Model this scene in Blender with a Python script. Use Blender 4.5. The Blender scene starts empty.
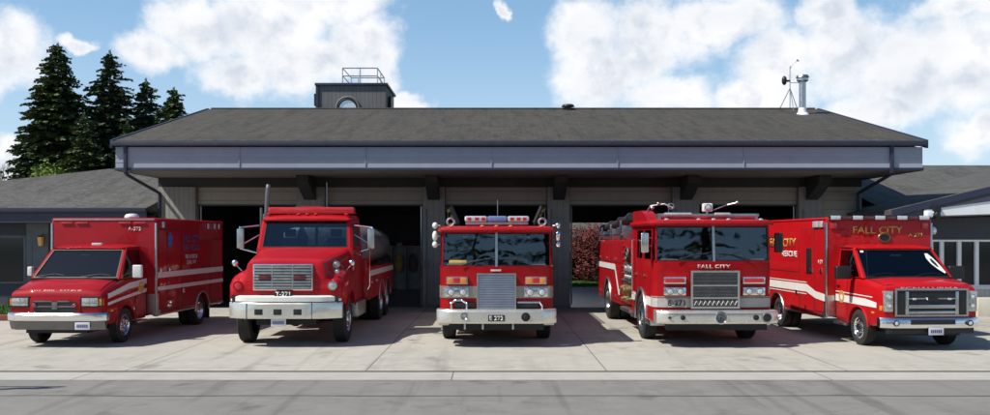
import bpy, bmesh, math, random
from mathutils import Vector, Matrix
R = math.radians
PI = math.pi
scene = bpy.context.scene
COL = scene.collection
random.seed(7)
F, CX, CY, CH = 900.0, 495.0, 238.0, 2.27      # measured from the photo: focal length, principal axis, eye height

# ------------------------------------------------------------------ materials
def mat(name, col, rough=0.5, metal=0.0, coat=0.0, var=0.0, vscale=3.0, bump=0.0, bscale=30.0, spec=0.5, emit=None, estr=0.0, var2=None, coatrough=0.05):
    m = bpy.data.materials.new(name); m.use_nodes = True
    nt = m.node_tree; b = nt.nodes['Principled BSDF']
    b.inputs['Base Color'].default_value = (*col, 1)
    b.inputs['Roughness'].default_value = rough
    b.inputs['Metallic'].default_value = metal
    b.inputs['Coat Weight'].default_value = coat
    b.inputs['Coat Roughness'].default_value = coatrough
    b.inputs['Specular IOR Level'].default_value = spec
    if emit:
        b.inputs['Emission Color'].default_value = (*emit, 1); b.inputs['Emission Strength'].default_value = estr
    tc = nt.nodes.new('ShaderNodeTexCoord')
    if var > 0:
        n = nt.nodes.new('ShaderNodeTexNoise'); n.inputs['Scale'].default_value = vscale
        n.inputs['Detail'].default_value = 8; n.inputs['Roughness'].default_value = 0.65
        nt.links.new(tc.outputs['Object'], n.inputs['Vector'])
        r = nt.nodes.new('ShaderNodeValToRGB')
        r.color_ramp.elements[0].position = 0.3; r.color_ramp.elements[1].position = 0.7
        c2 = var2 if var2 else tuple(min(1, c * (1 + var)) for c in col)
        r.color_ramp.elements[0].color = (*[c * (1 - var) for c in col], 1)
        r.color_ramp.elements[1].color = (*c2, 1)
        nt.links.new(n.outputs['Fac'], r.inputs['Fac']); nt.links.new(r.outputs['Color'], b.inputs['Base Color'])
        mr = nt.nodes.new('ShaderNodeMapRange')
        mr.inputs['To Min'].default_value = max(0, rough - 0.12 * (var > 0)); mr.inputs['To Max'].default_value = min(1, rough + 0.15)
        nt.links.new(n.outputs['Fac'], mr.inputs['Value']); nt.links.new(mr.outputs['Result'], b.inputs['Roughness'])
    if bump > 0:
        n2 = nt.nodes.new('ShaderNodeTexNoise'); n2.inputs['Scale'].default_value = bscale; n2.inputs['Detail'].default_value = 5
        nt.links.new(tc.outputs['Object'], n2.inputs['Vector'])
        bp = nt.nodes.new('ShaderNodeBump'); bp.inputs['Strength'].default_value = bump; bp.inputs['Distance'].default_value = 0.02
        nt.links.new(n2.outputs['Fac'], bp.inputs['Height']); nt.links.new(bp.outputs['Normal'], b.inputs['Normal'])
    return m

def nodes(m): return m.node_tree.nodes, m.node_tree.links, m.node_tree.nodes['Principled BSDF']

M = {}
def paint(name, col):
    m = mat(name, col, 0.5, coat=0.4, var=0.12, vscale=1.4, coatrough=0.03, spec=0.08)
    nd, lk, b = nodes(m)
    tc = nd.new('ShaderNodeTexCoord')                       # slight panel waviness in the lacquer
    n = nd.new('ShaderNodeTexNoise'); n.inputs['Scale'].default_value = 2.2; n.inputs['Detail'].default_value = 2
    lk.new(tc.outputs['Object'], n.inputs['Vector'])
    bp = nd.new('ShaderNodeBump'); bp.inputs['Strength'].default_value = 0.25; bp.inputs['Distance'].default_value = 0.03
    lk.new(n.outputs['Fac'], bp.inputs['Height']); lk.new(bp.outputs['Normal'], b.inputs['Coat Normal'])
    # road film: dull dust towards the sills (real dirt, carried by height above the ground)
    g = nd.new('ShaderNodeNewGeometry'); sx = nd.new('ShaderNodeSeparateXYZ'); lk.new(g.outputs['Position'], sx.inputs[0])
    mr = nd.new('ShaderNodeMapRange'); mr.inputs['From Min'].default_value = 1.0; mr.inputs['From Max'].default_value = 0.35
    mr.inputs['To Max'].default_value = 0.22
    lk.new(sx.outputs['Z'], mr.inputs['Value'])
    n3 = nd.new('ShaderNodeTexNoise'); n3.inputs['Scale'].default_value = 7; n3.inputs['Detail'].default_value = 7
    lk.new(tc.outputs['Object'], n3.inputs['Vector'])
    mu = nd.new('ShaderNodeMath'); mu.operation = 'MULTIPLY'; lk.new(mr.outputs[0], mu.inputs[0]); lk.new(n3.outputs['Fac'], mu.inputs[1])
    src = b.inputs['Base Color'].links[0].from_socket
    mx = nd.new('ShaderNodeMix'); mx.data_type = 'RGBA'
    lk.new(mu.outputs[0], mx.inputs['Factor']); lk.new(src, mx.inputs['A']); mx.inputs['B'].default_value = (0.12, 0.09, 0.07, 1)
    lk.new(mx.outputs['Result'], b.inputs['Base Color'])
    return m
M['red_a'] = paint('red_paint_ambulance', (0.32, 0.005, 0.011))
M['red_b'] = paint('red_paint_tanker', (0.41, 0.007, 0.013))
M['red_c'] = paint('red_paint_engine', (0.34, 0.005, 0.009))
M['red_d'] = paint('red_paint_new', (0.43, 0.006, 0.010))
M['chrome'] = mat('chrome', (0.80, 0.80, 0.80), 0.14, 1.0, var=0.05, vscale=2, bump=0.08, bscale=3)
M['steel'] = mat('brushed_steel', (0.52, 0.52, 0.51), 0.34, 1.0, var=0.15, vscale=9)
M['bumper'] = mat('polished_bumper', (0.72, 0.70, 0.64), 0.26, 0.7, var=0.05, vscale=2, bump=0.06, bscale=2)
M['tank'] = mat('tank_skin', (0.17, 0.165, 0.165), 0.48, 0.5, var=0.15, vscale=2.5)
M['dred'] = mat('dark_red_lens', (0.10, 0.008, 0.01), 0.15, coat=1)
M['dbrass'] = mat('dull_brass', (0.30, 0.20, 0.09), 0.45, 0.8, var=.3)
M['gchrome'] = mat('grille_chrome', (0.50, 0.50, 0.51), 0.25, 1.0, var=.1)
M['shade_chrome'] = mat('chrome_reflecting_shade', (0.17, 0.17, 0.18), 0.22, 1.0, var=.05)  # chrome with the reflected shaded ground put into its colour, for the lower bumper
M['dash'] = mat('dashboard_vinyl', (0.10, 0.10, 0.105), 0.7, var=.2)
M['dsteel'] = mat('dull_steel', (0.20, 0.20, 0.20), 0.4, 0.7, var=.2)
M['black'] = mat('black_plastic', (0.012, 0.012, 0.013), 0.45, var=0.2)
M['chassis'] = mat('chassis_black', (0.012, 0.012, 0.012), 0.75, var=0.3)
M['rubber'] = mat('tyre_rubber', (0.022, 0.021, 0.020), 0.8, var=0.35, vscale=8, bump=0.3, bscale=60)
M['gap'] = mat('panel_gap_black', (0.01, 0.004, 0.004), 0.8)
M['white'] = mat('white_vinyl', (0.74, 0.73, 0.70), 0.4, coat=0.3, var=0.06)
M['stripeold'] = mat('old_reflective_stripe', (0.62, 0.60, 0.58), 0.45, var=0.12, vscale=5)
M['cream'] = mat('cream_band', (0.58, 0.55, 0.48), 0.35, coat=0.5, var=0.08)
M['gold'] = mat('gold_leaf', (0.62, 0.42, 0.10), 0.4, 0.35)
M['amber'] = mat('amber_lens', (0.75, 0.25, 0.03), 0.15, coat=1)
M['redlens'] = mat('red_lens', (0.55, 0.015, 0.02), 0.12, coat=1)
M['clear'] = mat('clear_lens', (0.72, 0.74, 0.76), 0.12, 0.4, coat=1, var=0.2, vscale=25)
M['headlamp'] = mat('headlamp_glass', (0.50, 0.50, 0.47), 0.14, 0.55, coat=1, var=0.35, vscale=22)
M['bluelens'] = mat('blue_lens', (0.16, 0.22, 0.42), 0.15, coat=1)
M['blue'] = mat('blue_vinyl', (0.04, 0.11, 0.42), 0.4)
M['blueletter'] = mat('blue_letters', (0.10, 0.06, 0.20), 0.4)
M['seat'] = mat('seat_vinyl', (0.11, 0.11, 0.12), 0.6, var=0.2)
M['brass'] = mat('brass', (0.60, 0.40, 0.14), 0.3, 0.9)
M['plate'] = mat('license_plate_white', (0.60, 0.62, 0.66), 0.4)
M['hose'] = mat('black_hose', (0.03, 0.03, 0.032), 0.5, var=0.3)
M['canvas'] = mat('yellow_canvas', (0.62, 0.42, 0.10), 0.7, var=0.2)
M['yellow'] = mat('hazard_yellow', (0.7, 0.5, 0.05), 0.5)
M['shutter'] = mat('steel_grille', (0.33, 0.34, 0.37), 0.32, 0.7, var=0.1)

def glass(name, tint, mixt):
    m = bpy.data.materials.new(name); m.use_nodes = True
    nt = m.node_tree; nd = nt.nodes; nd.clear(); lk = nt.links
    out = nd.new('ShaderNodeOutputMaterial'); tr = nd.new('ShaderNodeBsdfTransparent'); tr.inputs[0].default_value = (*tint, 1)
    gl = nd.new('ShaderNodeBsdfGlossy'); gl.inputs['Roughness'].default_value = 0.015; gl.inputs[0].default_value = (0.9, 0.95, 1, 1)
    fr = nd.new('ShaderNodeFresnel'); fr.inputs['IOR'].default_value = mixt
    # faint bow in the glass so that reflections wander
    tc = nd.new('ShaderNodeTexCoord'); n = nd.new('ShaderNodeTexNoise'); n.inputs['Scale'].default_value = 1.1
    lk.new(tc.outputs['Object'], n.inputs['Vector'])
    bp = nd.new('ShaderNodeBump'); bp.inputs['Strength'].default_value = 0.10; bp.inputs['Distance'].default_value = 0.03
    lk.new(n.outputs['Fac'], bp.inputs['Height']); lk.new(bp.outputs[0], gl.inputs['Normal'])
    mx = nd.new('ShaderNodeMixShader'); lk.new(fr.outputs[0], mx.inputs[0]); lk.new(tr.outputs[0], mx.inputs[1]); lk.new(gl.outputs[0], mx.inputs[2])
    lk.new(mx.outputs[0], out.inputs[0])
    return m
M['glass'] = glass('tinted_glass', (0.62, 0.70, 0.74), 1.66)
M['glass_old'] = glass('older_tinted_glass', (0.78, 0.84, 0.86), 1.75)
M['wglass'] = glass('window_glass', (0.25, 0.28, 0.3), 1.5)

SPLIT = dict(hose_brackets='hose_bracket', stone_guard='stone_guard', hose_inlets='hose_inlet', tow_hooks='tow_hook', mud_flaps='mud_flap', roof_marker_lights='roof_marker_light',
    scene_light='scene_light', marker_light_strip='marker_light', lightbar_lens='lightbar_lens', lightbar_red_lens='lightbar_red_lens', gauges='gauge', axles='axle', amber_lens='amber_lens',
    lightbar_reflectors='lightbar_reflector', suction_hoses='suction_hose', valve_levers='valve_lever', bumper_cutouts='bumper_cutout', wiper='wiper', side_stripe='side_stripe', door_gap='door_gap',
    corner_trim='corner_trim', roof_rail='roof_rail', door_track='door_track', hand_holes='hand_hole', door_handle='door_handle', mirror_arm='mirror_arm', louvre='louvre', cab_step='cab_step', dash_cargo='dash_cargo', deck_gun='deck_gun', hose_inlet='hose_inlet', bumper_seams='bumper_seam', tank_band='tank_band')
# ------------------------------------------------------------------ mesh builder
class MB:
    def __init__(s): s.bm = bmesh.new()
    def raw(s, vs, fs):
        v = [s.bm.verts.new(p) for p in vs]
        out = []
        for f in fs:
            try: out.append(s.bm.faces.new([v[i] for i in f]))
            except ValueError: pass
        return v, out
    def _bev(s, faces, b, seg):
        if b > 0:
            ed = list({e for f in faces for e in f.edges})
            bmesh.ops.bevel(s.bm, geom=ed, offset=b, segments=seg, profile=0.6, affect='EDGES', clamp_overlap=True)
    def hexa(s, p, bev=0, seg=2):       # 4 bottom ccw, 4 top ccw
        v, f = s.raw(p, [(0,3,2,1),(4,5,6,7),(0,1,5,4),(1,2,6,5),(2,3,7,6),(3,0,4,7)])
        s._bev(f, bev, seg); return s
    def box(s, x0, x1, y0, y1, z0, z1, bev=0, seg=2):
        if x0 > x1: x0, x1 = x1, x0
        if y0 > y1: y0, y1 = y1, y0
        if z0 > z1: z0, z1 = z1, z0
        return s.hexa([(x0,y0,z0),(x1,y0,z0),(x1,y1,z0),(x0,y1,z0),(x0,y0,z1),(x1,y0,z1),(x1,y1,z1),(x0,y1,z1)], bev, seg)
    def cyl(s, p0, p1, r0, r1=None, n=16, caps=True):
        p0 = Vector(p0); p1 = Vector(p1); r1 = r0 if r1 is None else r1
        d = (p1 - p0).normalized(); a = d.orthogonal().normalized(); b = d.cross(a)
        vs = []
        for p, r in ((p0, r0), (p1, r1)):
            for i in range(n):
                t = 2*PI*i/n; vs.append(p + (a*math.cos(t) + b*math.sin(t))*r)
        fs = [(i, (i+1) % n, n+(i+1) % n, n+i) for i in range(n)]
        if caps: fs += [tuple(range(n-1, -1, -1)), tuple(range(n, 2*n))]
        s.raw(vs, fs); return s
    def tube(s, pts, r, n=8):
        for a, b in zip(pts[:-1], pts[1:]): s.cyl(a, b, r, n=n)
        for p in pts[1:-1]: s.ball(p, (r, r, r), 8, 5)
        return s
    def ball(s, c, r, n=16, m=9):
        if not hasattr(r, '__len__'): r = (r, r, r)
        mt = Matrix.Translation(Vector(c)) @ Matrix.Diagonal((r[0], r[1], r[2], 1))
        bmesh.ops.create_uvsphere(s.bm, u_segments=n, v_segments=m, radius=1, matrix=mt); return s
    def prism(s, poly, axis, a0, a1, bev=0, seg=2):     # poly 2-D; axis 'x': (y,z)  'y': (x,z)  'z': (x,y)
        def mk(p, a): return (a, p[0], p[1]) if axis == 'x' else ((p[0], a, p[1]) if axis == 'y' else (p[0], p[1], a))
        n = len(poly); vs = [mk(p, a0) for p in poly] + [mk(p, a1) for p in poly]
        fs = [tuple(range(n)), tuple(range(2*n-1, n-1, -1))] + [(i, n+i, n+(i+1) % n, (i+1) % n) for i in range(n)]
        v, f = s.raw(vs, fs); bmesh.ops.recalc_face_normals(s.bm, faces=f); s._bev(f, bev, seg); return s
    def loft(s, rings, caps=True):
        n = len(rings[0]); vs = [p for r in rings for p in r]; fs = []
        for k in range(len(rings)-1):
            for i in range(n): fs.append((k*n+i, k*n+(i+1) % n, (k+1)*n+(i+1) % n, (k+1)*n+i))
        if caps: fs += [tuple(range(n-1, -1, -1)), tuple(range((len(rings)-1)*n, len(rings)*n))]
        v, f = s.raw(vs, fs); bmesh.ops.recalc_face_normals(s.bm, faces=f); return s
    def lathe(s, prof, c, axis='x', n=28):
        c = Vector(c); vs = []
        for a, r in prof:
            for i in range(n):
                t = 2*PI*i/n; u, v = r*math.cos(t), r*math.sin(t)
                vs.append(c + Vector({'x': (a, u, v), 'y': (u, a, v), 'z': (u, v, a)}[axis]))
        fs = [(k*n+i, k*n+(i+1) % n, (k+1)*n+(i+1) % n, (k+1)*n+i) for k in range(len(prof)-1) for i in range(n)]
        v, f = s.raw(vs, fs); bmesh.ops.recalc_face_normals(s.bm, faces=f); return s
    def torus(s, c, Rr, r, axis='y', n=24, m=8, a0=0, a1=2*PI):
        c = Vector(c); full = abs(a1-a0-2*PI) < 1e-4; vs = []; K = n if full else n+1
        for i in range(K):
            t = a0 + (a1-a0)*i/n
            for j in range(m):
                q = 2*PI*j/m; rr = Rr + r*math.cos(q); h = r*math.sin(q); u, v = rr*math.cos(t), rr*math.sin(t)
                vs.append(c + Vector({'x': (h, u, v), 'y': (u, h, v), 'z': (u, v, h)}[axis]))
        fs = [(i*m+j, i*m+(j+1) % m, ((i+1) % K)*m+(j+1) % m, ((i+1) % K)*m+j) for i in range(n if full else n) for j in range(m)]
        v, f = s.raw(vs, fs); bmesh.ops.recalc_face_normals(s.bm, faces=f); return s
    def frame(s, q, ml, mr, mb, mt, th, nrm):
        """window surround in the quad q (bl, br, tr, tl): four mitred bars of depth th along -nrm"""
        q = [Vector(p) for p in q]; nrm = Vector(nrm).normalized()
        def P(u, v): return (q[0]*(1-u) + q[1]*u)*(1-v) + (q[3]*(1-u) + q[2]*u)*v
        o = [P(0,0), P(1,0), P(1,1), P(0,1)]; i = [P(ml,mb), P(1-mr,mb), P(1-mr,1-mt), P(ml,1-mt)]
        for k in range(4):
            j = (k+1) % 4
            a = [o[k], o[j], i[j], i[k]]
            v, f = s.raw(a + [p - nrm*th for p in a], [(0,1,2,3),(7,6,5,4),(0,4,5,1),(1,5,6,2),(2,6,7,3),(3,7,4,0)])
            bmesh.ops.recalc_face_normals(s.bm, faces=f)
        return i
    def pane(s, q, nrm, inset=0.015, th=0.006):
        nrm = Vector(nrm).normalized(); a = [Vector(p) - nrm*inset for p in q]
        v, f = s.raw(a + [p - nrm*th for p in a], [(0,1,2,3),(7,6,5,4),(0,4,5,1),(1,5,6,2),(2,6,7,3),(3,7,4,0)])
        bmesh.ops.recalc_face_normals(s.bm, faces=f); return s
    def build(s, name, m, parent=None, sharp=32, label=None, loc=None, cut=None):
        if name in SPLIT:
            comps = s.groups()
            if len(comps) > 1:
                s.bm.verts.index_update(); out = None
                for c in comps:
                    q = MB(); idx = {v: k for k, v in enumerate(c)}
                    q.raw([v.co.copy() for v in c], [tuple(idx[v] for v in f.verts) for f in s.bm.faces if f.verts[0] in idx])
                    out = q.build_one(SPLIT[name], m, parent, sharp, label, loc, None)
                s.bm.free(); return out
            name = SPLIT[name]
        return s.build_one(name, m, parent, sharp, label, loc, cut)
    def groups(s):
        seen = {}; comps = []
        for v in s.bm.verts:
            if v in seen: continue
            st = [v]; seen[v] = 1; c = []
            while st:
                u = st.pop(); c.append(u)
                for e in u.link_edges:
                    w = e.other_vert(u)
                    if w not in seen: seen[w] = 1; st.append(w)
            comps.append(c)
        def bb(c): return [(min(v.co[i] for v in c)-.012, max(v.co[i] for v in c)+.012) for i in range(3)]
        cl = [(c, bb(c)) for c in comps]; merged = True
        while merged:
            merged = False
            for i in range(len(cl)):
                for j in range(i+1, len(cl)):
                    if all(cl[i][1][k][0] <= cl[j][1][k][1] and cl[j][1][k][0] <= cl[i][1][k][1] for k in range(3)):
                        c = cl[i][0]+cl[j][0]; cl[i] = (c, bb(c)); cl.pop(j); merged = True; break
                if merged: break
        return [c for c, _ in cl]
    def build_one(s, name, m, parent=None, sharp=32, label=None, loc=None, cut=None):
        me = bpy.data.meshes.new(name); s.bm.normal_update()
        for f in s.bm.faces: f.smooth = True
        for e in s.bm.edges:
            if len(e.link_faces) == 2:
                try: e.smooth = e.calc_face_angle() < R(sharp)
                except ValueError: e.smooth = False
        s.bm.to_mesh(me); s.bm.free(); me.materials.append(m if not isinstance(m, str) else M[m])
        o = bpy.data.objects.new(name, me); COL.objects.link(o)
        if parent: o.parent = parent
        if loc: o.location = loc
        if label: o['label'] = label
        if cut:
            c = cut.build('cutter', 'black'); md = o.modifiers.new('b', 'BOOLEAN'); md.operation = 'DIFFERENCE'; md.solver = 'EXACT'; md.object = c
            par = o.parent; o.parent = None
            bpy.context.view_layer.update()
            dg = bpy.context.evaluated_depsgraph_get(); nm = bpy.data.meshes.new_from_object(o.evaluated_get(dg))
            o.modifiers.clear(); old = o.data; o.data = nm; nm.name = name; o.parent = par
            bpy.data.meshes.remove(old); cm = c.data; bpy.data.objects.remove(c); bpy.data.meshes.remove(cm)
            if len(nm.materials) == 0: nm.materials.append(M[m] if isinstance(m, str) else m)
            bm = bmesh.new(); bm.from_mesh(nm)
            for f in bm.faces: f.smooth = True; f.material_index = 0
            for e in bm.edges:
                if len(e.link_faces) == 2: e.smooth = e.calc_face_angle(0) < R(sharp)
            bm.to_mesh(nm); bm.free()
        return o

def thing(name, label, cat, loc=(0,0,0), rz=0, group=None):
    o = bpy.data.objects.new(name, None); COL.objects.link(o); o.empty_display_size = 0.2
    o.location = loc; o.rotation_euler = (0, 0, rz); return tag(o, label, cat, group)
def tag(o, label, cat, group=None):
    o['label'] = label; o['category'] = cat
    if group: o['group'] = group
    return o
def struct(o): o['kind'] = 'structure'; return o
def dup(o, parent, loc=None, rot=None):
    c = o.copy(); COL.objects.link(c); c.parent = parent
    if loc is not None: c.location = loc
    if rot is not None: c.rotation_euler = rot
    for ch in o.children: dup(ch, c)
    return c
def dupthing(o, loc, rz=0, label=None, sc=None):
    c = dup(o, None, loc, (0, 0, rz))
    if label: c['label'] = label
    if sc: c.scale = sc
    return c

def text(name, s, w, h, loc, facing, m, parent, ext=0.003, bold=0.0):
    """lettering, w wide and h tall, centred on loc; facing 'front' (-y), 'right' (+x) or 'left' (-x)"""
    cu = bpy.data.curves.new(name, 'FONT'); cu.body = s; cu.size = 1; cu.extrude = 0; cu.resolution_u = 3; cu.offset = bold
    cu.align_x = 'LEFT'; o = bpy.data.objects.new(name, cu); COL.objects.link(o); bpy.context.view_layer.update()
    me = bpy.data.meshes.new_from_object(o.evaluated_get(bpy.context.evaluated_depsgraph_get())); bpy.data.objects.remove(o)
    xs = [v.co.x for v in me.vertices]; ys = [v.co.y for v in me.vertices]
    x0, x1, y0, y1 = min(xs), max(xs), min(ys), max(ys)
    for v in me.vertices:
        u = ((v.co.x - x0)/(x1-x0) - 0.5)*w; t = ((v.co.y - y0)/(y1-y0) - 0.5)*h
        if facing == 'front': v.co = (loc[0]+u, loc[1], loc[2]+t)
        elif facing == 'right': v.co = (loc[0], loc[1]+u, loc[2]+t)
        else: v.co = (loc[0], loc[1]-u, loc[2]+t)
    me.materials.clear(); me.materials.append(M[m]); me.name = name
    ob = bpy.data.objects.new(name, me); COL.objects.link(ob); ob.parent = parent
    md = ob.modifiers.new('thick', 'SOLIDIFY'); md.thickness = ext
    return ob

def strip(mb, x, pts, proud=0.006):
    """band on a side panel: pts (y, z_low, z_high) at x (sign gives the side)"""
    sg = 1 if x > 0 else -1
    lo = [(x, y, a) for y, a, b in pts]; hi = [(x, y, b) for y, a, b in pts]; n = len(pts)
    vs = lo + hi + [(x+sg*proud, y, z) for _, y, z in lo] + [(x+sg*proud, y, z) for _, y, z in hi]
    fs = []
    for i in range(n-1):
        fs += [(2*n+i, 2*n+i+1, 3*n+i+1, 3*n+i), (i, n+i, n+i+1, i+1), (i, i+1, 2*n+i+1, 2*n+i), (n+i, 3*n+i, 3*n+i+1, n+i+1)]
    fs += [(0, 2*n, 3*n, n), (n-1, 2*n-1, 4*n-1, 3*n-1)]
    v, f = mb.raw(vs, fs); bmesh.ops.recalc_face_normals(mb.bm, faces=f)

# ------------------------------------------------------------------ vehicle pieces
_wheels = {}
def make_wheel(r, w, style, parent):
    """thing > wheel (tyre mesh) > rim, hub_cap; outer face towards +x"""
    key = (r, w, style)
    h = w/2
    t = MB(); rr = r*0.60
    prof = [(-h*0.82, rr), (-h, rr+0.03), (-h, r-0.06), (-h*0.86, r-0.012), (-h*0.7, r)]
    for k in range(5):
        a = -h*0.7 + (k+0.42)*(1.4*h/5); b = a + 1.4*h/5*0.3
        prof += [(a, r), (a+0.002, r-0.012), (b-0.002, r-0.012), (b, r)]
    prof += [(h*0.7, r), (h*0.86, r-0.012), (h, r-0.06), (h*1.02, r-0.11), (h, rr+0.03), (h*0.82, rr)]
    prof = sorted(prof[:5], key=lambda p: 0) + prof[5:]
    t.lathe(prof, (0,0,0), 'x', 40)
    o = t.build('wheel', 'rubber', parent)
    m = MB()
    if style == 'deep':          # heavy steel wheel with protruding hub
        m.lathe([(h*0.84, rr+0.004), (h*0.9, rr-0.015), (h*0.5, rr-0.05), (h*0.35, rr*0.72), (h*0.55, rr*0.62), (h*0.6, rr*0.42), (h*1.0, rr*0.38), (h*1.05, rr*0.30), (h*1.05, 0.001)], (0,0,0), 'x', 32)
    elif style == 'dual':        # outer rear wheel, dished in
        m.lathe([(h*0.84, rr+0.004), (h*0.9, rr-0.015), (h*0.2, rr-0.05), (-h*0.1, rr*0.7), (-h*0.2, rr*0.42), (h*0.5, rr*0.36), (h*0.55, rr*0.28), (h*0.55, 0.001)], (0,0,0), 'x', 32)
    m.build('rim', 'chrome', o)
    d = MB()
    n = 8
    for i in range(n):           # hand holes
        a = 2*PI*i/n; rad = rr*0.80; xx = h*0.44 if style == 'deep' else -h*0.0
        d.cyl((xx-0.03, rad*math.cos(a), rad*math.sin(a)), (xx+0.035, rad*math.cos(a), rad*math.sin(a)), rr*0.12, n=10)
    d.build('hand_holes', 'black', o)
    nb = MB()
    for i in range(10):
        a = 2*PI*i/10; rad = rr*0.52; xx = h*0.58 if style == 'deep' else h*0.1
        nb.cyl((xx-0.04, rad*math.cos(a), rad*math.sin(a)), (xx+0.05, rad*math.cos(a), rad*math.sin(a)), 0.016, 0.012, n=6)
    nb.build('wheel_nuts', 'chrome', o)
    return o
def wheels(parent, r, w, xf, yf, rears, xr):
    a = make_wheel(r, w, 'deep', parent); a.location = (xf, yf, r)
    dup(a, parent, (-xf, yf, r), (0, 0, PI))
    b = make_wheel(r, w, 'dual', parent); b.location = (xr, rears[0], r)
    for k, y in enumerate(rears):
        if k: dup(b, parent, (xr, y, r))
        dup(b, parent, (-xr, y, r), (0, 0, PI))
        for s in (-1, 1): dup(b, parent, (s*(xr-w-0.03), y, r), (0, 0, 0 if s > 0 else PI))
    ax = MB()
    for y in [yf]+list(rears): ax.cyl((-xf, y, r), (xf, y, r), 0.06, n=10); ax.ball((0, y, r), (0.16, 0.18, 0.17))
    ax.build('axles', 'chassis', parent)

def seats(parent, ys, zs, xs=(-0.45, 0.45), wheel_x=0.42, dash=None):
    for y in ys:
        for x in xs:
            m = MB(); m.box(x-0.24, x+0.24, y-0.4, y+0.02, zs-0.5, zs-0.38, 0.03)
            m.hexa([(x-.24,y,zs-.4),(x+.24,y,zs-.4),(x+.24,y+.12,zs-.4),(x-.24,y+.12,zs-.4),(x-.21,y+.1,zs+.22),(x+.21,y+.1,zs+.22),(x+.21,y+.2,zs+.22),(x-.21,y+.2,zs+.22)], 0.03)
            m.box(x-0.13, x+0.13, y+0.1, y+0.19, zs+.24, zs+.42, 0.03)
            m.build('seat', 'seat', parent)
    if dash:
        y, z = dash
        sw = MB(); sw.torus((0,0,0), 0.2, 0.016, 'y', 24, 6); sw.cyl((-.18,0,0),(.18,0,0),.014,n=6); sw.cyl((0,0,0),(0,0,-.19),.014,n=6)
        o = sw.build('steering_wheel', 'black', parent, loc=(wheel_x, y, z)); o.rotation_euler = (R(-28), 0, 0)

def mirror(parent, x, y, z, w, h, arm, armmat='black', hmat='black', depth=0.09):
    """side mirror: arm from `arm` (point on the cab) to the housing"""
    a = MB(); a.tube([arm, (x, y+0.02, z+h*0.3)], 0.016, 8); a.tube([(arm[0], arm[1], arm[2]-h*0.35), (x, y+0.02, z-h*0.3)], 0.013, 8)
    a.build('mirror_arm', armmat, parent)
    m = MB(); m.box(x-w/2, x+w/2, y-depth/2, y+depth/2, z-h/2, z+h/2, min(w, depth)*0.28, 3); o = m.build('mirror', hmat, parent)
    g = MB(); g.box(x-w/2+.015, x+w/2-.015, y+depth/2-0.004, y+depth/2+0.004, z-h/2+.02, z+h/2-.02); g.build('mirror_glass', 'chrome', o)
    return o

def plate(parent, x, y, z, s=None):
    m = MB(); m.box(x-.155, x+.155, y-0.008, y, z-.078, z+.078, 0.006); o = m.build('license_plate', 'plate', parent)
    b = MB(); b.box(x-.11, x+.11, y-.012, y-.0085, z-.03, z+.025)   # numerals too worn to read: a row of dark strokes
    b.bm.clear()
    for k in range(6): b.box(x-.115+k*.04, x-.09+k*.04, y-.012, y-.0085, z-.035, z+.03)
    b.build('plate_characters', 'blueletter', o)

def rlamp(parent, name, x, y, z, r, bez='chrome', lens='clear', n=20):
    m = MB(); m.lathe([(0.03, r*1.2), (-0.01, r*1.22), (-0.03, r*1.1), (-0.03, r*0.98), (0.01, r*0.9)], (x,y,z), 'y', n); o = m.build(name, bez, parent)
    l = MB(); l.ball((x, y-0.012, z), (r*0.96, 0.025, r*0.96), n, 8); l.build('lens', lens, parent if parent.type == 'MESH' else o); return o
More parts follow.
